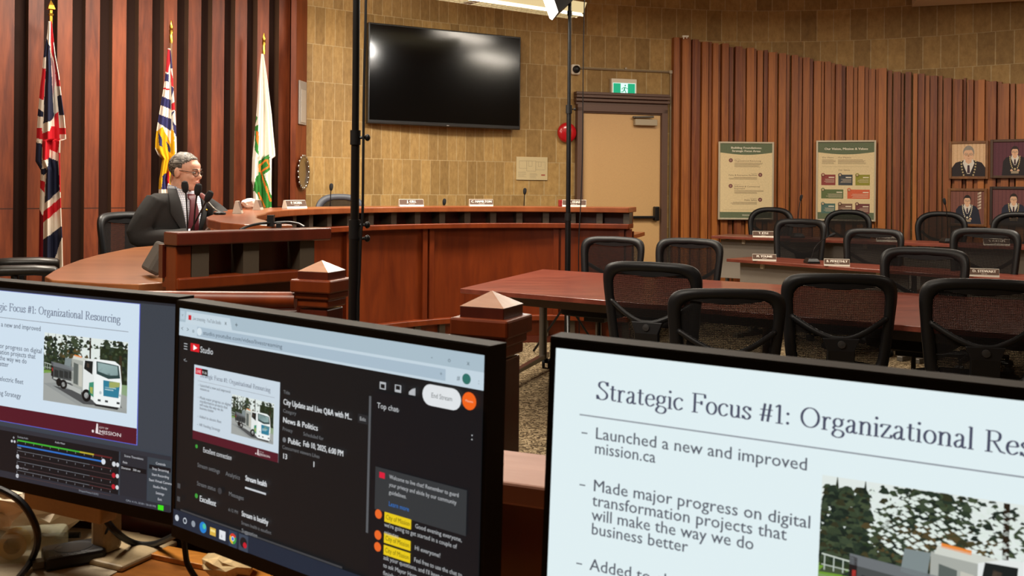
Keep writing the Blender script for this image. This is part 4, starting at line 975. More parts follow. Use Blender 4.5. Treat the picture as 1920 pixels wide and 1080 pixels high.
monitor((-.9639, 1.5969, 1.2354), .4273, .0034, .0147, 'left monitor showing streaming software with a slide and green level meter', (.006, .009, .018), c1, (M('stand_tan', 'ab9674', .5), 'post'), sx=.585)
monitor((.044, .9283, 1.2447), .401, -.0018, .0339, 'right monitor filled with a large white presentation slide', (.006, .009, .018), c3, (BLKM, 'plain'))
# ---------------------------------------------------------------- flags
def inside(x, y, P):
    r = False; j = len(P) - 1
    for i in range(len(P)):
        if (P[i][1] > y) != (P[j][1] > y) and x < (P[j][0] - P[i][0]) * (y - P[i][1]) / (P[j][1] - P[i][1]) + P[i][0]: r = not r
        j = i
    return r
def cloth_mat(c): return M('cloth_' + c, c, .75, spec=.2, bump=.15, bscale=700)
def flag(label, px, ptop, Yd, outline_rows, polys, base_col, folds, spear, ring=None):
    p = at(px, 300, Yd); o = thing('flag', label, 'flag', (p.x, Yd, PLAT), 0, 'flags before the slat wall')
    k = Yd / F; zt = at(px, ptop, Yd).z - PLAT
    b = MB(); b.tube([(0, 0, .06), (0, 0, zt - .16)], .013, 10); b.build('pole', M('pole_wood', '6b4a2a', .4), o, smooth=True)
    b = MB(); b.lathe([(.16, 0), (.16, .02), (.05, .045), (.02, .09)], n=24); b.build('stand', GOLD, o, smooth=True)
    b = MB()
    if spear: b.lathe([(.013, -.16), (.013, -.10), (.02, -.098), (.022, -.085), (.013, -.08), (.013, -.055), (.036, -.05), (.024, -.02), (.001, .02)], (0, 0, zt), 4 if spear == 2 else 12)
    else: b.lathe([(.013, -.17), (.016, -.11), (.012, -.10), (.018, -.06), (.012, -.055), (.017, -.035), (.004, .02)], (0, 0, zt), 12)
    b.build('finial', GOLD, o, smooth=(spear != 2))
    ys = [r[0] for r in outline_rows]; L_ = [(r[0], r[1]) for r in outline_rows]; R_ = [(r[0], r[2]) for r in outline_rows]
    NR = int((ys[-1] - ys[0]) / 1.5); NC = 46; b = MB(); grid = []
    for i in range(NR + 1):
        y = ys[0] + (ys[-1] - ys[0]) * i / NR; row = []
        xl, xr = interp(L_, y), interp(R_, y); t = i / NR
        for j in range(NC + 1):
            u = j / NC; x = xl + (xr - xl) * u
            d = sum(a * math.sin(2 * PI * (f * u + ph + sl * t)) for a, f, ph, sl in folds) * min(1, .15 + 2.2 * t) - .062
            q = at(x, y, Yd + d); row.append(b.bm.verts.new((q.x - p.x, d, q.z - PLAT)))
        grid.append(row)
    bm = b.bm
    for i in range(NR):
        y = ys[0] + (ys[-1] - ys[0]) * (i + .5) / NR; xl, xr = interp(L_, y), interp(R_, y)
        for j in range(NC):
            x = xl + (xr - xl) * (j + .5) / NC; col = base_col
            for c_, P in polys:
                if inside(x, y, P): col = c_
            f = bm.faces.new((grid[i][j], grid[i][j + 1], grid[i + 1][j + 1], grid[i + 1][j])); f.material_index = b.mi(cloth_mat(col))
    q = b.build('cloth', None, o, smooth='all'); m = q.modifiers.new('t', 'SOLIDIFY'); m.thickness = .003
    return o
def tr(ox, oy, s, P): return [(ox + x / s, oy + y / s) for x, y in P]
WH, RD, NV, DR_, GD, BL = 'e2d6c8', 'c4202c', '23263c', '6a1018', 'd9a414', '2f2f5c'
A_ = lambda *P: tr(50, 0, 4.325, P)
B_ = lambda *P: tr(50, 240, 3.857, P)
uk = [(WH, A_((150, 100), (215, 100), (280, 760), (100, 1080), (85, 1080))),
 (NV, A_((165, 310), (188, 380), (160, 460), (135, 470), (150, 360))), (RD, A_((190, 170), (207, 170), (228, 450), (275, 700), (245, 700), (222, 500), (205, 430))),
 ('d59aa0', A_((200, 450), (222, 520), (238, 640), (215, 790), (205, 640))), (NV, A_((185, 385), (195, 500), (210, 800), (225, 940), (195, 980), (138, 1003), (145, 800), (158, 560), (160, 450))),
 (RD, A_((120, 550), (158, 558), (140, 815), (100, 795))), (NV, A_((90, 875), (138, 910), (135, 950), (80, 940))), (RD, A_((70, 1040), (135, 1058), (135, 1090), (70, 1090))),
 (NV, A_((250, 778), (290, 765), (310, 935), (262, 935))), (RD, A_((258, 1037), (330, 1037), (330, 1090), (262, 1090))), (RD, A_((228, 930), (258, 905), (264, 1090), (195, 1090), (190, 1050), (230, 1035))),
 (WH, B_((105, 0), (165, 0), (165, 20), (115, 42))), (RD, B_((60, 0), (112, 0), (117, 82), (60, 72))), (NV, B_((60, 103), (116, 115), (112, 300), (95, 300), (60, 245))),
 (RD, B_((115, 40), (165, 20), (175, -10), (237, -10), (242, 90), (226, 180), (165, 158), (160, 222), (118, 237))), (WH, B_((118, 237), (159, 220), (152, 285), (110, 302))), (WH, B_((165, 155), (224, 180), (229, 240), (162, 215))),
 (NV, B_((105, 300), (149, 285), (146, 330), (108, 347))), (WH, B_((100, 330), (139, 348), (136, 392), (98, 375))), (RD, B_((98, 375), (136, 391), (131, 470), (98, 430))), (WH, B_((90, 425), (131, 470), (127, 632), (96, 560))),
 (NV, B_((156, 213), (231, 240), (241, 450), (133, 552), (140, 400), (150, 290))), (WH, B_((127, 550), (243, 448), (246, 507), (123, 607))), (RD, B_((121, 605), (246, 505), (250, 577), (118, 692))), (WH, B_((116, 690), (252, 574), (262, 707), (114, 814))),
 (NV, B_((114, 812), (262, 704), (258, 790), (186, 1002), (114, 992))), (DR_, B_((85, 565), (121, 640), (119, 1040), (80, 1040))), (RD, B_((232, 180), (250, 180), (250, 500), (241, 450)))]
flag('red, white and blue crossed flag on the leftmost brass-topped pole', 93, 5, 7.25,
     [(40, 91, 97), (60, 89, 99), (79, 86, 101), (104, 82, 104), (139, 79, 110.6), (162, 76, 113), (185, 74, 116), (217, 71, 120.5), (243, 69.5, 123), (262, 69, 124), (263.5, 68.5, 113), (302, 67, 112.5), (318, 76.5, 113), (357, 76, 113.5), (401, 74.6, 115), (447, 74, 117), (499, 73, 118), (512, 75, 116)],
     uk, WH, ((.035, 1.6, .1, .1), (.018, 3.3, .3, .2)), 2)
C_ = lambda *P: tr(280, 40, 3.486, P)
bc = [(RD, C_((118, 185), (131, 185), (136, 240), (126, 340), (100, 322))), (BL, C_((131, 180), (145, 200), (154, 310), (141, 310))), (BL, C_((90, 338), (129, 345), (127, 396), (90, 388))), (RD, C_((80, 431), (130, 440), (128, 452), (80, 440))),
 (BL, C_((60, 478), (139, 515), (141, 577), (50, 535))), (BL, C_((40, 598), (146, 640), (143, 720), (40, 650))),
 (GD, C_((20, 700), (52, 718), (86, 690), (140, 800), (145, 700), (162, 720), (170, 860), (140, 960), (20, 830))), (BL, C_((60, 715), (80, 760), (84, 822), (66, 810))), (BL, C_((108, 780), (141, 830), (138, 862), (122, 850))), (WH, C_((86, 680), (142, 745), (142, 800), (128, 778))),
 (RD, C_((141, 310), (160, 400), (157, 430), (145, 422))), (BL, C_((145, 422), (163, 440), (146, 500))), (RD, C_((145, 540), (168, 525), (168, 578), (146, 582))), (BL, C_((147, 597), (170, 580), (148, 622))), (BL, C_((154, 650), (178, 690), (180, 765), (161, 720))), (WH, C_((164, 775), (185, 760), (185, 850), (168, 850))),
 (WH, C_((30, 800), (44, 835), (85, 885), (70, 880), (30, 850))), (GD, C_((50, 893), (180, 893), (180, 1100), (50, 1100))), (BL, C_((85, 1010), (130, 975), (128, 1100), (80, 1100))), (RD, C_((112, 990), (132, 975), (130, 1100), (112, 1100)))]
flag('striped blue, white and gold flag on the pole right behind the seated man', 319, 43, 7.95,
     [(91, 315, 319.5), (105, 313, 321), (126, 311.5, 323), (150, 309, 324.5), (178, 304.5, 326), (212, 298.6, 328.8), (240, 294, 330.2), (262, 291.5, 331), (279, 291, 331.5), (290, 296, 331), (298, 304, 326), (306, 303, 324), (338, 298.5, 318), (400, 297, 330)],
     bc, WH, ((.03, 1.4, .2, .1), (.015, 3.1, .0, .2)), 0)
D2 = lambda *P: tr(460, 60, 3.176, P)
GN, OR_ = '2f7a32', 'e2792e'
def thick(P, w_):
    out = []
    for a, c_ in zip(P, P[1:]):
        dx, dy = c_[0] - a[0], c_[1] - a[1]; d = math.hypot(dx, dy); nx, ny = -dy / d * w_, dx / d * w_
        out.append([(a[0] + nx, a[1] + ny), (c_[0] + nx, c_[1] + ny), (c_[0] - nx, c_[1] - ny), (a[0] - nx, a[1] - ny)])
    return out
mi_ = [(GN, D2((60, 490), (75, 510), (62, 548), (55, 545))), (GN, D2((60, 562), (78, 552), (76, 735), (58, 700))), (OR_, D2((68, 588), (79, 600), (77, 680), (66, 640))), (GN, D2((76, 770), (142, 728), (149, 820), (112, 848), (158, 985), (158, 1045), (100, 1048), (76, 985), (60, 950), (48, 950), (62, 860), (78, 852)))]
for P in ([(84, 835), (84, 795), (128, 760), (144, 800), (92, 832), (152, 1010)], [(76, 955), (118, 1045)]): mi_ += [(OR_, D2(*q)) for q in thick(P, 5.5)]
mi_ += [(WH, D2((118, 852), (152, 832), (158, 940)))]
flag('white flag with green and orange emblem on the right pole', 493, 66, 8.45,
     [(101, 490, 494), (125, 487.5, 498), (155, 485, 502), (190, 483, 506), (214, 481, 509), (250, 478, 512), (280, 475, 515), (293, 474, 516), (298, 473.5, 509), (340, 472, 508.5), (348, 475, 508.5), (390, 475.5, 509)],
     mi_, 'e6e0d4', ((.03, 1.5, .4, .1), (.014, 3.6, .1, .1)), 0)
# ---------------------------------------------------------------- the seated man
def remesh(b, name, mat, parent, vox, sm=4):
    o = b.build(name, mat); m = o.modifiers.new('r', 'REMESH'); m.mode = 'VOXEL'; m.voxel_size = vox; m.use_smooth_shade = True
    m2 = o.modifiers.new('s', 'SMOOTH'); m2.iterations = sm; m2.factor = .5
    dg = bpy.context.evaluated_depsgraph_get(); me = bpy.data.meshes.new_from_object(o.evaluated_get(dg))
    o.modifiers.clear(); o.data = me; me.name = name
    if not me.materials: me.materials.append(mat)
    me.polygons.foreach_set('use_smooth', [True] * len(me.polygons)); o.parent = parent
    return o
MR = math.atan2(-.94, -.34); mp_ = at(346, 318, 6.2)
man = thing('person', 'grey-haired seated person in dark suit, glasses and maroon tie at the dais', 'person', (mp_.x, 6.2, PLAT), MR)
TORSO = [(.48, -.14, .19, .15), (.60, -.14, .205, .155), (.75, -.125, .205, .15), (.90, -.10, .21, .145), (1.0, -.085, .215, .14), (1.07, -.078, .205, .128), (1.12, -.072, .17, .105), (1.155, -.07, .115, .085), (1.185, -.065, .078, .07)]
def tors(z):
    return [interp([(t[0], t[i]) for t in TORSO], z) for i in (1, 2, 3)]
def tpt(phi, z, off=0):
    c, a, d = tors(z); e = .85
    sx, cy = math.sin(phi), math.cos(phi)
    return Vector(((a + off) * math.copysign(abs(sx) ** e, sx), c + (d + off) * math.copysign(abs(cy) ** e, cy), z))
HT = Matrix.Translation((0, -.03, 1.22)) @ Matrix.Rotation(math.radians(-7), 4, 'X') @ Matrix.Rotation(math.radians(6), 4, 'Z') @ Matrix.Translation((0, .03, -1.22))
SKIN = M('skin', 'dea88e', .5, bscale=60)
b = MB()
def he(c, r): b.ell(HT @ Vector(c), r, mat=HT.to_3x3().to_4x4(), seg=20, rings=14)
he((0, -.012, 1.312), (.076, .098, .09)); he((0, .025, 1.25), (.062, .066, .075)); he((0, .058, 1.19), (.034, .03, .024)); he((0, .035, 1.20), (.05, .05, .03))
he((0, .062, 1.325), (.05, .028, .034)); he((0, .08, 1.303), (.045, .014, .01)); he((0, .099, 1.262), (.014, .019, .017)); he((0, .09, 1.282), (.009, .014, .03)); he((0, .084, 1.222), (.024, .012, .012)); he((-.03, .062, 1.255), (.026, .025, .024)); he((.03, .062, 1.255), (.026, .025, .024))
for s_ in (-1, 1): he((s_ * .077, -.012, 1.278), (.012, .022, .034))
b.tube([(0, -.065, 1.08), (0, -.045, 1.16), HT @ Vector((0, -.015, 1.24))], [.07, .06, .058], 16)
b.loft([[tpt(2 * PI * i / 24, z, -.03) for i in range(24)] for z in (.5, .6, .75, .9, 1.0, 1.07, 1.12)])
ARMS = {1: [(.17, -.07, 1.085), (.245, -.10, .98), (.285, -.12, .87), (.22, .03, .862), (.12, .155, .885)], -1: [(-.17, -.06, 1.085), (-.235, -.01, 1.045), (-.275, .055, 1.0), (-.20, .15, .965), (-.10, .19, .93)]}
for s_ in (1, -1): b.tube(ARMS[s_], [.045, .042, .038, .034, .027], 12)
def hand(w_, d, up, side):
    """palm along d, five bent fingers"""
    w_, d, up = Vector(w_), Vector(d).normalized(), Vector(up).normalized(); sd = d.cross(up).normalized() * side
    M3 = Matrix((sd, d, up)).transposed().to_4x4()
    b.ell(w_ + d * .045, (.04, .05, .015), mat=M3)
    for k, ln in enumerate((.068, .078, .072, .056)):
        r0 = w_ + d * .082 + sd * (-.03 + .02 * k); p1 = r0 + d * ln * .5 - up * .004; p2 = p1 + d * ln * .32 - up * .014; p3 = p2 + d * ln * .18 - up * .02
        b.tube([w_ + d * .05 + sd * (-.026 + .018 * k), r0, p1, p2, p3], [.01, .0095, .009, .0085, .007], 8)
    b.tube([w_ + d * .02 - sd * .03, w_ + d * .055 - sd * .052, w_ + d * .085 - sd * .05 - up * .012], [.013, .0105, .008], 8)
hand((.12, .165, .885), (-.75, .62, .12), (.1, -.1, 1), -1)
hand((-.10, .20, .93), (.70, .55, -.35), (.25, .3, .9), 1)
remesh(b, 'body', SKIN, man, .0048, 3)
SUIT = M('suit_charcoal', '2e2d2d', .85, spec=.2, bump=.25, bscale=500)
b = MB(); b.loft([[tpt(2 * PI * i / 32, z, .012) for i in range(32)] for z in (.46, .52, .60, .68, .75, .83, .90, .95, 1.0, 1.04, 1.07, 1.095, 1.12, 1.14)])
for s_ in (1, -1):
    A5 = ARMS[s_]; cut = [Vector(A5[0]), Vector(A5[1]), Vector(A5[2]), Vector(A5[3]), Vector(A5[3]).lerp(Vector(A5[4]), .86)]
    b.tube(spline(cut, 4), [.078, .077, .076, .074, .073, .07, .067, .065, .063, .062, .06, .057, .055, .051, .048, .046, .044], 14); b.ell((s_ * .165, -.07, 1.075), (.078, .085, .065))
remesh(b, 'jacket', SUIT, man, .008, 5)
def patch(name, mat, prof, off, thick_=.006, n=10):
    """strip on the chest: prof = (z, phi0, phi1) from top to bottom"""
    b = MB(); rows = []
    for z, p0, p1 in prof: rows.append([b.bm.verts.new(tpt(p0 + (p1 - p0) * j / n, z, off)) for j in range(n + 1)])
    for A, B in zip(rows, rows[1:]):
        for j in range(n): b.bm.faces.new((A[j], A[j + 1], B[j + 1], B[j]))
    o = b.build(name, mat, man, smooth='all'); m = o.modifiers.new('t', 'SOLIDIFY'); m.thickness = thick_; m.offset = 1; return o
def shirt_mat():
    t = NT('check_shirt'); tc = t.n('ShaderNodeTexCoord'); sx = t.n('ShaderNodeSeparateXYZ'); t.l(tc.outputs['Object'], sx.inputs[0]); outs = []
    for i in (0, 2):
        m = t.n('ShaderNodeMath', operation='MULTIPLY'); t.l(sx.outputs[i], m.inputs[0]); m.inputs[1].default_value = 70
        f = t.n('ShaderNodeMath', operation='FRACT'); t.l(m.outputs[0], f.inputs[0]); l = t.n('ShaderNodeMath', operation='LESS_THAN'); t.l(f.outputs[0], l.inputs[0]); l.inputs[1].default_value = .22; outs.append(l)
    a = t.n('ShaderNodeMath', operation='MAXIMUM'); t.l(outs[0].outputs[0], a.inputs[0]); t.l(outs[1].outputs[0], a.inputs[1])
    t.l(t.ramp(a.outputs[0], [(.2, 'e9ebf0'), (.8, '8d97b4')]), t.b.inputs['Base Color']); t.b.inputs['Roughness'].default_value = .8; return t.m
SHIRT = shirt_mat()
patch('shirt', SHIRT, [(1.165, -.85, .95), (1.14, -.62, .68), (1.10, -.46, .50), (1.04, -.36, .38), (.96, -.27, .29), (.88, -.2, .2), (.80, -.12, .12), (.76, -.05, .05)], .014)
patch('lapel', SUIT, [(1.165, .75, 1.3), (1.13, .56, 1.0), (1.08, .44, .85), (1.02, .36, .80), (.98, .30, .66), (.90, .2, .36), (.80, .08, .16), (.76, .03, .08)], .02, .008)
patch('lapel', SUIT, [(1.165, -1.3, -.75), (1.13, -1.0, -.56), (1.08, -.85, -.44), (1.02, -.80, -.36), (.98, -.66, -.30), (.90, -.36, -.2), (.80, -.16, -.08), (.76, -.08, -.03)], .02, .008)
patch('tie', M('maroon_tie', '5e1a26', .5), [(1.135, -.14, .14), (1.11, -.16, .16), (1.095, -.09, .09), (1.03, -.13, .13), (.92, -.17, .17), (.80, -.19, .19)], .024, .006, 6)
b = MB(); R_ = []
for i in range(21):
    a = -2.75 + 5.5 * i / 20; r0 = .064; c0 = Vector((r0 * math.sin(a), -.048 + r0 * math.cos(a) * 1.02, 1.145 + .03 * (1 - math.cos(a)) / 2)); R_.append([c0, c0 * 1 + Vector((math.sin(a) * .004, math.cos(a) * .004, 0)), c0 + Vector((-.001 * math.sin(a), -.001 * math.cos(a), .03)), c0 + Vector((-.006 * math.sin(a), -.006 * math.cos(a), .03))])
b.loft(R_); b.build('collar', SHIRT, man, smooth=True)
b = MB(); b.ell(tpt(-.62, 1.03, .03), (.008, .008, .008)); b.build('lapel_pin', GOLD, man)
for s_ in (1, -1):
    A5 = ARMS[s_]; p3, p4 = Vector(A5[3]), Vector(A5[4]); b = MB(); b.tube([p3.lerp(p4, .84), p3.lerp(p4, .97)], [.037, .036], 14); b.build('cuff', SHIRT, man, smooth=True)
# hair, glasses, eyes
def hair_mat():
    t = NT('grey_hair'); tc = t.n('ShaderNodeTexCoord'); mp = t.n('ShaderNodeMapping'); mp.inputs['Scale'].default_value = (170, 18, 120); t.l(tc.outputs['Object'], mp.inputs[0])
    nz = t.n('ShaderNodeTexNoise', i_Scale=1, i_Detail=4); t.l(mp.outputs[0], nz.inputs[0]); t.l(t.ramp(nz.outputs[0], [(.35, '241e1a'), (.5, '575049'), (.66, '979087')]), t.b.inputs['Base Color'])
    t.b.inputs['Roughness'].default_value = .55; bp = t.n('ShaderNodeBump', i_Strength=.8, i_Distance=.004); t.l(nz.outputs[0], bp.inputs['Height']); t.l(bp.outputs[0], t.b.inputs['Normal']); return t.m
b = MB(); b.ell((0, -.016, 1.318), (.081, .102, .092), seg=40, rings=30); bm = b.bm
rr = random.Random(2)
for v in list(bm.verts):
    x, y, z = v.co; top = (y + .02) / .1
    hl = interp([(-.13, 1.215), (-.05, 1.225), (-.028, 1.27), (-.005, 1.262), (.012, 1.30), (.03, 1.335), (.055, 1.36), (.075, 1.375), (.1, 1.42)], y)
    if z < hl: bm.verts.remove(v)
    else: v.co += Vector((x, y + .016, z - 1.318)).normalized() * (.0015 * math.sin(x * 160) + .0015 * math.sin(y * 120 + 1)); v.co = HT @ v.co
o = b.build('hair', hair_mat(), man, smooth='all'); m = o.modifiers.new('t', 'SOLIDIFY'); m.thickness = .016; m.offset = -1
b = MB()
for s_ in (-1, 1):
    b.tube([HT @ Vector((s_ * .031 + .022 * math.copysign(abs(math.cos(a)) ** .6, math.cos(a)), .098 - abs(s_ * .031 + .022 * math.cos(a)) * .14, 1.283 + .016 * math.copysign(abs(math.sin(a)) ** .6, math.sin(a)))) for a in [2 * PI * i / 20 for i in range(20)]], .0019, 6, closed=True)
    b.tube([HT @ Vector(q) for q in ((s_ * .053, .09, 1.29), (s_ * .074, .05, 1.292), (s_ * .083, -.012, 1.293))], .0021, 6)
b.tube([HT @ Vector((-.009, .099, 1.286)), HT @ Vector((0, .103, 1.289)), HT @ Vector((.009, .099, 1.286))], .0017, 6); b.build('glasses', M('glasses_dark', '1c1715', .3), man, smooth=True)
for s_ in (-1, 1):
    b = MB(); b.ell(HT @ Vector((s_ * .03, .078, 1.285)), (.0125, .0115, .009)); b.build('eye', M('eye_white', 'd8cfc6', .3), man, smooth=True)
    b = MB(); b.ell(HT @ Vector((s_ * .03 + .002, .0885, 1.284)), (.0052, .003, .0052)); b.build('iris', M('iris', '2a1d14', .3), man, smooth=True)
    b = MB(); b.tube([HT @ Vector(q) for q in ((s_ * .012, .094, 1.306), (s_ * .03, .093, 1.312), (s_ * .05, .077, 1.307))], [.003, .0036, .002], 6); b.build('eyebrow', M('brow', '4a3f38', .8), man, smooth=True)
b = MB(); b.ell(HT @ Vector((0, .0935, 1.2265)), (.02, .004, .0035)); b.ell(HT @ Vector((0, .0935, 1.2185)), (.017, .0045, .004)); b.build('lips', M('lips', 'b06a60', .5), man, smooth=True)
b = MB()
for s_ in (-1, 1):
    b.tube(spline([(s_ * .09, -.16, .56), (s_ * .10, .06, .555), (s_ * .11, .21, .53), (s_ * .11, .22, .40), (s_ * .11, .20, .09)], 4), [.095] * 4 + [.09] * 4 + [.08] * 4 + [.068] * 4 + [.055], 14)
b.ell((0, -.14, .57), (.18, .14, .085)); remesh(b, 'trousers', SUIT, man, .012, 4)
for s_ in (-1, 1):
    b = MB(); b.ell((s_ * .11, .25, .04), (.045, .13, .04)); b.build('shoe', BLK, man, smooth=True)
tb_ = thing('tablet', 'thin grey device held upright in the hands of the seated person', 'device', man.matrix_basis @ Vector((.02, .25, .955)), MR)
b = MB(); b.box((0, 0, 0), (.13, .01, .09), mat=Matrix.Rotation(-.9, 4, 'X') @ Matrix.Rotation(.35, 4, 'Z')); b.build('slab', M('device_grey', '77757a', .35, .3), tb_, bevel=.003)
# ---------------------------------------------------------------- nameplates and microphones
NP = 'name plates of the council and staff'
PL_W = M('plate_walnut', '5b3a28', .4); PL_S = M('plate_base', 'd3cbbd', .35, .3)
def nameplate(loc, rz, t, sub, label, w_=.215, h=.062, wood=PL_W):
    o = thing('name_plate', label, 'name plate', loc, rz, NP)
    b = MB(); b.loft([[Vector((x, -.028, 0)), Vector((x, .028, 0)), Vector((x, .012, h)), Vector((x, -.004, h))] for x in (-w_ / 2, w_ / 2)]); b.build('holder', PL_S, o)
    tl_ = math.atan2(.024, h); T = Matrix.Translation((0, -.0285, .002)) @ Matrix.Rotation(-tl_, 4, 'X')
    c = Canvas(w_ * .98, h * .98, False); c.rect(0, .03, 1, .80, '4d3424' if wood is PL_W else '6b4a30'); c.up(); c.text(t, .5, .50, .34, 'f0e9dc', align='c', bold=.010); c.text(sub, .5, .74, .10, 'e0d6c6', align='c')
    c.build('lettering', o, T @ Matrix.Translation((-w_ * .49, 0, h * 1.02)) @ UPRIGHT); return o
def face_cam(p, k=1.0): return math.atan2(p[0], -p[1]) * -1 * k if False else math.atan2(-(0 - p[0]), (0 - p[1])) + PI
for px, t, lab, turn in ((553, 'P. HORN', 'name plate tilted at the left of the dais ledge, before the silver tray', .35), (771, 'J. GILL', 'red-brown name plate on the dais ledge below the wall screen', .0), (902, 'C. HAMILTON', 'pale gold name plate on the dais ledge below the right half of the wall screen', .05), (1077, 'A. ELIAS', 'name plate at the right end of the dais ledge behind the tall light stand', -.1)):
    a, (x, y) = ring_px(px, 2.16 if px > 600 else 2.2)
    nameplate((x, y, LEDGE), -math.radians(a) * .55 + turn, t, 'COUNCILLOR', lab)
a, (x, y) = ring_px(1053, 2.2)
b = MB(); b.box((x, y, LEDGE + .03), (.05, .05, .06), .2); tag(b.build('card_box', M('red_card', '8c1f1c', .5), bevel=.004), 'small dark red box beside the name plate at the dais right end', 'box')
nameplate((at(446, 408, 5.9).x, 5.9, LEDGE), 1.78, '', '', 'name plate seen edge-on on the near part of the dais ledge, beside the seated man', .16, .075)
nameplate((at(484, 394, 6.75).x, 6.75, LEDGE), 1.7, '', '', 'name plate seen edge-on beside the crumpled white tissue', .16, .07)
p = at(468, 389, 6.9); rr = random.Random(9)
b = MB(); b.ell((0, 0, .036), (.055, .045, .034), seg=14, rings=10)
for v in b.bm.verts: v.co += Vector((rr.uniform(-.008, .008), rr.uniform(-.008, .008), rr.uniform(-.002, .012)))
o = tag(b.build('tissue', PAPER), 'crumpled white tissue on the dais ledge before the white flag', 'tissue'); o.location = (p.x, 6.9, LEDGE + .002)
def mic(head, base, label, hr=.017, base_kind='box', col=None, stem=None, straight=False):
    base = Vector(base); head = Vector(head)
    o = thing('gooseneck_microphone', label, 'microphone', base, 0, 'gooseneck microphones')
    b = MB()
    if base_kind == 'box': b.loft([[Vector((x, y, z)) for x, y, z in ((-.055 * k, -.065 * k, zz), (.055 * k, -.065 * k, zz), (.055 * k, .065 * k, zz), (-.055 * k, .065 * k, zz))] for k, zz in ((1, 0), (1, .018), (.72, .045))]); z0 = .045
    else: b.lathe([(.035, 0), (.035, .012), (.012, .02)], n=16); z0 = .02
    b.build('base', BLK, o, bevel=.003)
    d = head - base; m1 = Vector((d.x * .15, d.y * .15, z0 + (d.z - z0) * .45)); m2 = Vector((d.x * .55, d.y * .55, z0 + (d.z - z0) * .8))
    if straight: m1, m2 = d * .35, d * .7
    b = MB(); b.tube(spline([(0, 0, z0 - .004), m1, m2, d], 6), .0042, 8); b.build('gooseneck', stem or BLKM, o, smooth=True)
    dr_ = (d - m2).normalized(); q = dr_.to_track_quat('Z', 'Y').to_matrix().to_4x4()
    b = MB(); b.lathe([(.006, -.03), (hr * .75, -.022), (hr, -.002), (hr * 1.02, .012), (hr * .8, .028), (.003, .034)], d, 16, mat=q); b.build('foam_head', col or M('foam', '141416', .95), o, smooth=True)
    return o
for px, py, r_, lab in ((621, 351, 2.62, 'microphone rising before the grey round chair behind the dais'), (833, 379, 2.62, 'short microphone on the dais between two name plates'), (984, 359, 2.62, 'microphone on the dais below the evacuation plan')):
    a, (x, y) = ring_px(px, r_); h = at(px, py, y); mic((h.x, y, h.z), (x - .01, y, .9655), lab)
mic(at(347, 351, 5.0), (at(352, 460, 5.02).x, 5.02, 1.0205), 'black microphone on a straight stem, left one before the seated man', .018, 'disc')
mic(at(371, 356, 4.75), (at(362, 460, 4.78).x, 4.78, 1.0205), 'tallest black microphone on a straight stem before the seated man', .018, 'disc')
mic(at(391, 369, 4.85), (at(330, 462, 4.85).x, 4.85, 1.0205), 'black microphone on a slanting stem crossing before the seated man', .018, 'disc', straight=True)
mic(at(383, 371, 5.6), (at(409, 403, 5.6).x + .01, 5.6, LEDGE), 'silver-stemmed microphone with a pink-ringed head on the ledge before the seated man', .013, 'disc', M('mic_pink', '9a5a58', .6), STEEL, True)
# cable clip and cable lying on the counter
b = MB(); pts = [at(450, 431, 4.05), at(466, 424, 4.1), at(490, 419, 4.15), at(512, 418, 4.2), at(540, 417, 4.2), at(560, 420, 4.15), at(571, 426, 4.1)]
b.tube(spline(pts, 5), .006, 8); b.box(at(508, 414, 4.2), (.028, .028, .05)); b.box(at(523, 423, 4.15), (.02, .02, .02))
b2 = at(508, 427, 4.2); b.tube([at(508, 414, 4.2), Vector((b2.x, 4.2, 1.2225))], .009, 8)
tag(b.build('cable', BLK, smooth=True), 'black cable held by an upright clip on top of the clerk counter', 'cable')
def st_pos(px, line0, d, back):   # point on a staff table at photo column px
    x0, y0 = line0[0] + d[1].x * back, line0[1] + d[1].y * back; k = (px - CX) / F; t = (k * y0 - x0) / (d[0].x - k * d[0].y); return (x0 + d[0].x * t, y0 + d[0].y * t)
for px, L0, d, z, t, lab in ((1432, C0, (dC, nC), .911, 'T. KYLE', 'silver and dark name plate at the left end of the rear staff table'), (1666, C0, (dC, nC), .911, 'A. MCKINNON', 'name plate on the rear staff table seen through a chair back'), (1434, B0, (dB, nB), .741, 'M. YOUNIE', 'name plate at the left end of the front staff table'), (1570, B0, (dB, nB), .741, 'B. PITKETHLY', 'name plate on the front staff table right of the black microphone base'), (1846, B0, (dB, nB), .741, 'D. STEWART', 'name plate at the right of the front staff table'), (1869, C0, (dC, nC), .911, 'S. FULLUM', 'rightmost name plate on the rear staff table seen through a chair back')):
    x, y = st_pos(px, L0, d, .06); nameplate((x, y, z), math.atan2(x, -y) * 0 - math.atan2(x, y) * .75, t, 'DIRECTOR', lab, .21, .06)
for hp, bp, L0, d, z, bk, lab in (((1560, 441), 1523, B0, (dB, nB), .7405, .15, 'low microphone with a long leaning stem on the front staff table'), ((1502, 371), 1496, C0, (dC, nC), .9105, .2, 'microphone on the rear staff table between the two posters'), ((1771, 378), 1778, C0, (dC, nC), .9105, .2, 'microphone on the rear staff table left of the portraits')):
    x, y = st_pos(bp, L0, d, bk); h = at(hp[0], hp[1], y); mic((h.x, y, h.z), (x, y, z), lab, .014)
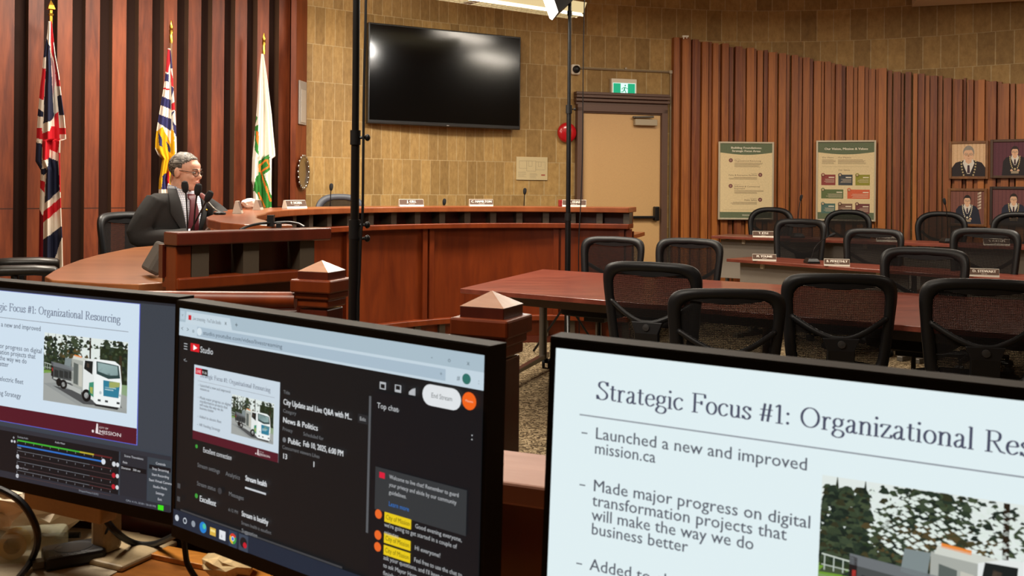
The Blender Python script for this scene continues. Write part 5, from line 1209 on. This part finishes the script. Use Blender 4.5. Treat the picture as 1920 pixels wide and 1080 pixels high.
# ---------------------------------------------------------------- posters and portraits
def wall_frame(name, label, cat, pc, z_c, w_, h_, fw, fd, mat, canvas, group, off=.10):
    n = wall_n(pc); p = Vector((pc, wall_y(pc), z_c)) + n * off; rz = math.atan2(n.x, -n.y)
    o = thing(name, label, cat, p, rz, group)
    b = MB(); b.box((0, .0, 0), (w_ - .01, .012, h_ - .01)); b.build('backing', M('backing_board', '3a2a1c', .8), o)
    b = MB()
    for sx in (-1, 1): b.box((sx * (w_ - fw) / 2, -.006, 0), (fw, fd, h_))
    for sz in (-1, 1): b.box((0, -.006, sz * (h_ - fw) / 2), (w_ - 2 * fw, fd, fw))
    b.build('frame', mat, o, bevel=.003); canvas.build('print', o, Matrix.Translation((-canvas.W / 2, -.0085, canvas.H / 2)) @ UPRIGHT); return o
FRS = M('snap_frame', 'c9bda4', .35, .4)
PW, PH = .635, .885
CRM, SAGE, INK = 'dcc79a', '5f6a4e', '6b5a44'
def poster_base():
    c = Canvas(PW - .03, PH - .03, False); c.rect(0, 0, 1, 1, CRM); c.up(); c.poly([(0, 0)] + [(i / 20, .125 + .03 * math.sin(PI * i / 20)) for i in range(21)] + [(1, 0)], SAGE); c.rect(0, .915, 1, 1, SAGE); c.up(); return c
def para(c, u, v, w_, n, col=INK, t=.004, st=.0125, al='l', seed=1):
    r = random.Random(seed)
    for i in range(n):
        ww = w_ * r.uniform(.75, 1); c.rect(u if al == 'l' else u - ww, v + i * st, u + ww if al == 'l' else u, v + i * st + t, col)
c = poster_base(); c.text('Building Foundations:', .5, .075, .026, 'f1e8d2', width=.58, align='c', bold=.004); c.text('Strategic Focus Areas', .5, .117, .026, 'f1e8d2', width=.54, align='c', bold=.004)
for i, (t, v, al) in enumerate((('Organizational Resourcing', .245, 'l'), ('Parks & Recreation Facilities', .435, 'r'), ('Industrial & Commercial', .585, 'l'), ('Public Safety', .765, 'r'))):
    c.disc(.21 if al == 'l' else .77, v - .015, .038, '6e3a36'); c.up(); c.disc(.21 if al == 'l' else .77, v - .015, .02, 'a07a6c')
    u = .28 if al == 'l' else .71; c.text('FOCUS AREA %d' % (i + 1), u, v - .025, .009, INK, align=al); c.text(t, u, v, .019, '5a4536', align=al, width=(.5, .54, .48, .24)[i])
    if i == 2: c.text('Expansion', u, v + .027, .019, '5a4536', width=.2)
    para(c, u, v + (.042 if i == 2 else .018), .56, (5, 3, 4, 3)[i], al=al, seed=i)
c.rect(.07, .885, .93, .8875, '9a8a66'); c.text('MISSION', .5, .965, .018, 'e9dfc8', align='c')
zc = (at(1397, 339, 10.92).z); wall_frame('poster', 'cream and sage poster of strategic focus areas, left of the two wall posters', 'poster', at(1397, 339, 10.92).x, zc, PW, PH, .02, .022, FRS, c, 'framed wall posters', .125)
c = poster_base(); c.text('Our Vision, Mission & Values', .5, .095, .028, 'f1e8d2', width=.76, align='c', bold=.004)
c.text('Our Vision', .08, .205, .02, '6a5240', width=.2); c.text('Our Mission', .36, .205, .02, '6a5240', width=.23); para(c, .08, .225, .25, 5); para(c, .36, .225, .54, 5, seed=3); c.rect(.08, .315, .9, .3175, '9a8a66'); c.text('Our Values', .47, .37, .02, '6a5240', width=.2, align='c')
for (u0, v0, u1, v1, cc) in ((.07, .42, .32, .56, '8a3c38'), (.37, .42, .62, .56, '3f4448'), (.67, .42, .92, .56, '8e8a2e'), (.07, .615, .46, .735, '5d6b40'), (.53, .615, .92, .735, 'd0603c'), (.07, .80, .32, .93, '4d6b62'), (.37, .80, .62, .93, '7a5a48'), (.67, .80, .92, .93, '6e3a38')):
    c.rect(u0, v0, u1, v1, cc); c.disc(u0 + .03, v0 + .005, .035, cc); c.up(); c.disc(u0 + .03, v0 + .005, .02, 'c0a684'); c.rect(u1 - .12, v0 + .03, u1 - .02, v0 + .042, 'e8dcc4'); para(c, u1 - .02, v0 + .058, (u1 - u0) * .8, 4, 'd2c0a4', .004, .014, 'r', seed=int(u0 * 100)); c.up(-1)
c.up(); c.rect(0, .95, 1, 1, SAGE)
zc = at(1589, 339, 10.8).z; wall_frame('poster', 'cream poster with coloured value boxes, right of the two wall posters', 'poster', at(1589, 339, 10.8).x, zc, PW, PH + .02, .02, .022, FRS, c, 'framed wall posters', .125)
def portrait(bg, stripes, hair, robe, big=True, cx=.5, glasses=True, chain='b9a67a', flagc=None, skin='dcae8c'):
    c = Canvas(.335, .35, False); c.clip = (0, 0, 1, 1); c.rect(0, 0, 1, 1, bg); c.up()
    for i in range(9): c.rect(.05 + i * .11, 0, .065 + i * .11, 1, stripes)
    if flagc:
        for i in range(6): c.poly([(.80, .06 + i * .09), (.80, .12 + i * .09), (.9, .08 + i * .09), (.9, .02 + i * .09)], flagc)
    c.up(); s = 1 if big else .66; y0 = .30 if big else .28; P = lambda u, v: (cx + u * s, y0 + v * s)
    def pol(pts, col): c.poly([P(*q) for q in pts], col)
    pol([(-.12, .2), (-.38, .28), (-.5, .45), (-.52 / s * .98 if big else -.56, 1.1), (.5 if big else .62, 1.1), (.5, .45), (.38, .28), (.12, .2)], robe); c.up()
    pol([(-.13, .18), (-.17, .3), (-.04, .62), (.04, .62), (.17, .3), (.13, .18)], 'd8d0c4'); c.up(); pol([(-.03, .36), (-.045, .6), (.045, .6), (.03, .36)], '3a2430')
    pol([(-.09, .1), (-.09, .26), (0, .33), (.09, .26), (.09, .1)], skin); c.up()
    c.disc(*P(0, -.02), .165 * s, hair, ry=.22 * s); c.up(); c.disc(*P(-.005, .045), .145 * s, skin, ry=.20 * s); c.up()
    pol([(-.145, -.06), (-.12, -.15), (0, -.18), (.12, -.15), (.145, -.06), (.08, -.10), (-.08, -.10)], hair)
    for sx in (-1, 1):
        if glasses: c.disc(*P(sx * .065, .03), .052 * s, '4a3424', ry=.035 * s); c.up(.5); c.disc(*P(sx * .065, .03), .042 * s, 'd8b496', ry=.027 * s); c.up(.5)
        c.disc(*P(sx * .065, .03), .012 * s, '2a1c14')
    pol([(-.012, .05), (-.022, .1), (.022, .1), (.012, .05)], 'a87452'); pol([(-.05, .145), (0, .155), (.05, .145), (0, .165)], '8e4c40'); c.up()
    for sx in (-1, 1):
        for k in range(7):
            t = k / 6; q = P(sx * (.21 - .10 * t * t), .24 + .5 * t); c.rect(q[0] - .022 * s, q[1] - .022, q[0] + .022 * s, q[1] + .022, chain)
    q = P(0, .8); c.disc(q[0], q[1], .05 * s, chain)
    if not big:
        for sx in (-1, 1): c.disc(*P(sx * .14, .86), .055 * s, skin)
        pol([(-.16, .88), (-.16, 1.0), (.16, 1.0), (.16, .88)], '9a8a72')
    return c
FRW = WOOD('portrait_frame', '5a3214', '8a5a2a', .4, (6, 6, 6))
PG = 'framed portraits on the cedar wall'
for px, py, Y, cv, lab, mat in (
    (1829, 300, 10.2, portrait('d8b48c', 'c09468', '8d857a', '20161a'), 'wood-framed portrait of a person in glasses, dark robe and chain, upper left', FRW),
    (1827, 389, 10.2, portrait('7a4a3e', '5c342a', '1c1410', '161a2c', False, .5, True, 'c9c0a8', flagc='c9b6a0'), 'wood-framed portrait of a person in dark blue robe, lower left', FRW),
    (1919, 297, 9.85, portrait('5a2c38', '4a222e', '2a1c18', '1c1418', False, .62), 'dark purple portrait cut by the right edge, upper one', M('frame_dark', '4a2f18', .4)),
    (1918, 387, 9.85, portrait('6a3c3c', '542e30', '20160f', '1a2034', False, .6), 'portrait with blue robe cut by the right edge, lower one', M('frame_dark2', '2c1a10', .4))):
    q = at(px, py, Y); wall_frame('portrait', lab, 'picture', q.x, q.z, .385, .405, .028, .03, mat, cv, PG)
o = tag(None or (lambda b: (b.box((0, 0, 0), (.07, .03, .02)), b.box((-.02, 0, -.015), (.012, .02, .03)), b.box((.015, 0, -.012), (.012, .02, .024)), b.build('plaster_clip', WHITE))[-1])(MB()), 'small white broken clip on top of the cedar cladding by the door', 'clip')
q = at(1285, 69, 10.80); o.location = (q.x, 10.80, top_h(q.x) + .022)
# ---------------------------------------------------------------- studio light stands
def light_stand(label, x, y, secs, top, joints, head_dir, cordpts, leg=.42):
    o = thing('light_stand', label, 'light stand', (x, y, 0))
    for z0, z1, r in secs:
        b = MB(); b.tube([(0, 0, z0), (0, 0, z1)], r, 14); b.build('pole_section', BLKM, o, smooth=True)
    for z, r, h, kn in joints:
        b = MB(); b.tube([(0, 0, z - h / 2), (0, 0, z + h / 2)], r, 14); j = b.build('joint_collar', BLK, o, smooth=True)
        for kz in kn: b = MB(); b.tube([(0, 0, z + kz), (r + .018, -.005, z + kz)], .005, 6); b.ell((r + .022, -.005, z + kz), (.009, .009, .011)); b.build('knob', BLK, j, smooth=True)
    for i in range(3):
        a = 2 * PI * i / 3 + .5; b = MB(); b.tube([(.02 * math.cos(a), .02 * math.sin(a), .42), (leg * math.cos(a), leg * math.sin(a), .012)], .010, 8); b.build('leg', BLKM, o, smooth=True)
    hd = Vector(head_dir).normalized(); q = hd.to_track_quat('-Z', 'Y').to_matrix().to_4x4(); hp = Vector((0, 0, top)) + hd * .10
    T = Matrix.Translation(hp) @ q
    b = MB(); b.hexa([T @ Vector(v) for v in ((-.09, -.07, .1), (.09, -.07, .1), (.09, .07, .1), (-.09, .07, .1), (-.19, -.15, -.08), (.19, -.15, -.08), (.19, .15, -.08), (-.19, .15, -.08))]); b.build('lamp_head', BLK, o)
    b = MB(); b.hexa([T @ Vector(v) for v in ((-.185, -.145, -.081), (.185, -.145, -.081), (.185, .145, -.081), (-.185, .145, -.081), (-.17, -.13, -.10), (.17, -.13, -.10), (.17, .13, -.10), (-.17, .13, -.10))]); b.build('diffuser', E_('fff4e4', 9.0), o)
    b = MB(); b.tube([(0, 0, top - .12), (0, 0, top + .02)], .014, 8); b.box((0, 0, top), (.05, .03, .05)); b.build('head_bracket', BLK, o)
    b = MB(); b.tube(spline([Vector(p) - Vector((x, y, 0)) for p in cordpts], 5), .0042, 6); b.build('power_cord', BLK, o, smooth=True)
    return o
lx = at(666, 300, 3.0).x
zl = lambda py, Y: at(666, py, Y).z
light_stand('tall black studio light stand nearest the camera, before the dais panel', lx, 3.0, [(.05, zl(440, 3), .0178), (zl(440, 3), zl(255, 3), .0135), (zl(255, 3), 2.58, .0112)], 2.6,
    [(zl(430, 3), .0185, .06, (.014, -.028)), (zl(258, 3), .0165, .045, (0,))], (-2.0, 3.6, -1.2), [at(686, -180, 3.02), at(686, 0, 3.0), at(682, 200, 2.99), at(680, 390, 2.985), at(677, 440, 2.98), at(674, 520, 2.98), at(671, 640, 2.98), Vector((lx + .03, 2.98, .02))])
rx = at(1066, 300, 7.95).x; z2 = lambda py: at(1066, py, 7.95).z
light_stand('tall black studio light stand between the dais and the conference table', rx, 7.95, [(.05, z2(407), .024), (z2(407), z2(205), .0195), (z2(205), z2(12), .0145)], z2(-14),
    [(z2(407), .028, .06, ()), (z2(205), .026, .07, (0,)), (z2(25), .02, .04, ())], (-2.8, -.25, -1.0), [at(1096, -10, 7.95), at(1094, 80, 7.95), at(1093, 180, 7.95), at(1092, 290, 7.95), at(1089, 380, 7.93), at(1085, 470, 7.9), Vector((rx + .1, 7.9, .02))], leg=.32)
# ---------------------------------------------------------------- clutter on the control desk
def onz(px, py, z):
    Y = 2.0
    for _ in range(30): Y = Y * (at(px, py, Y).z - HC) and (z - HC) / ((at(px, py, Y).z - HC) / Y)
    return at(px, py, Y)
o = thing('video_adapter', 'small black adapter box on the desk below the left monitor', 'adapter', onz(138, 1052, DZ) + Vector((0, 0, .0005)), .55)
b = MB(); b.box((0, 0, .011), (.088, .066, .022)); b.build('case', M('adapter_black', '18171a', .4), o, bevel=.006)
b = MB(); b.tube([(.028 * math.cos(a), .024 * math.sin(a), .0222) for a in [2 * PI * i / 24 for i in range(24)]], .0008, 4, closed=True); b.build('ring', M('ring_grey', '3a3a3e', .4), o)
b = MB(); b.box((-.05, -.012, .01), (.02, .018, .01)); b.build('plug', M('plug_grey', '6a655c', .4), o)
c = Canvas(.04, .01, False); c.text('DOCK PC', 0, .9, .8, '6b6b70'); c.build('lettering', o, Matrix.Translation((-.03, -.022, .0224)))
def sheet(name, label, cat, corners, z, th, mat):
    P = [onz(*q, z) for q in corners]; c0 = sum(P, Vector()) / len(P); b = MB(); b.prism([(p.x - c0.x, p.y - c0.y) for p in P], 0, th)
    o = tag(b.build(name, mat, bevel=.001), label, cat); o.location = (c0.x, c0.y, z + .0005); return o
sheet('wooden_ruler', 'amber wooden strip lying on the desk below the middle monitor', 'ruler', [(231, 1037), (262, 1022), (540, 1078), (520, 1100)], DZ, .008, WOOD('ruler_wood', '9a5a18', 'd08a34', .4, (6, 40, 6)))
sheet('paper', 'white paper sheet under the left monitor stand', 'paper', [(-30, 1045), (60, 985), (262, 1000), (275, 1042), (190, 1090), (0, 1090)], DZ, .001, M('sheet_paper', 'b9ab92', .8))
rr = random.Random(4)
def crumple(name, label, cat, pos, size, amp, mat, seg=22, rz=0):
    b = MB(); b.ell((0, 0, size[2]), size, seg=seg, rings=seg // 2 + 3)
    for v in b.bm.verts: v.co += Vector((rr.uniform(-amp, amp), rr.uniform(-amp, amp), rr.uniform(-amp, amp) * .7)); v.co.z = max(v.co.z, .001)
    o = tag(b.build(name, mat), label, cat); o.location = pos; o.rotation_euler.z = rz; return o
crumple('paper_scrap', 'crumpled cream paper scrap at the bottom edge below the middle monitor', 'paper', onz(428, 1088, DZ) + Vector((0, 0, .009)), (.042, .03, .016), .005, M('scrap_cream', 'd9bd8c', .8), 12)
crumple('plastic_bag', 'crumpled translucent plastic bag behind the left monitor stand', 'bag', onz(62, 998, DZ) + Vector((-.03, .0, .004)), (.15, .06, .056), .013, glass_mat('bag_film', 'f2e2c8', .10, .3), 26, -.38)
o = thing('tape_box', 'clear plastic tape dispenser box at the lower left', 'box', onz(52, 1048, DZ) + Vector((0, 0, .002)), .2)
PLC = glass_mat('clear_plastic', 'dfe2c8', .72, .1)
b = MB(); b.box((0, 0, .022), (.11, .06, .044)); b.build('shell', PLC, o, bevel=.008)
b = MB(); b.lathe([(.022, -.012), (.022, .012), (.013, .012), (.013, -.012), (.022, -.012)], (-.02, 0, .024), 20, mat=X90); b.build('tape_roll', M('tape_amber', 'a58a4a', .35), o, smooth=True)
b = MB(); b.loft([[Vector((x, y, z)) for y in (-.02, .02) for z in ((.0, .003) if y < 0 else (.003, .0))] for x, z in ((.055, 0), (.075, 0), (.095, 0))]); b.build('cutter', M('cutter_green', '4b6a3a', .3), o)
def cable(label, pts, r):
    b = MB(); b.tube(spline(pts, 7), r, 8); return tag(b.build('cable', BLK, smooth=True), label, 'cable', 'black cables on the control desk')
gz = lambda px, py: onz(px, py, DZ + .014)
cable('thick black cable arching over the plastic bag at the left edge', [at(-40, 905, 1.47), at(2, 918, 1.45), at(38, 940, 1.44), at(62, 975, 1.44), at(71, 1012, 1.45), gz(58, 1052), gz(30, 1090)], .0052)
cable('black cable looping left of the monitor stand', [at(100, 925, 1.6), at(84, 962, 1.6), gz(82, 1000), gz(110, 1004), gz(150, 1003)], .005)
cable('black cable sagging between the left and middle monitors', [at(188, 958, 1.50), at(215, 995, 1.5), gz(250, 1018), gz(290, 1020), at(335, 1000, 1.5)], .0052)
cable('black cable hanging down below the middle monitor', [at(344, 1000, 1.42), at(347, 1030, 1.42), at(352, 1058, 1.42), gz(368, 1085)], .0045)
cable('thin dark wire pair behind the adapter box', [at(205, 985, 1.52), at(196, 1005, 1.53), gz(185, 1028)], .0022)
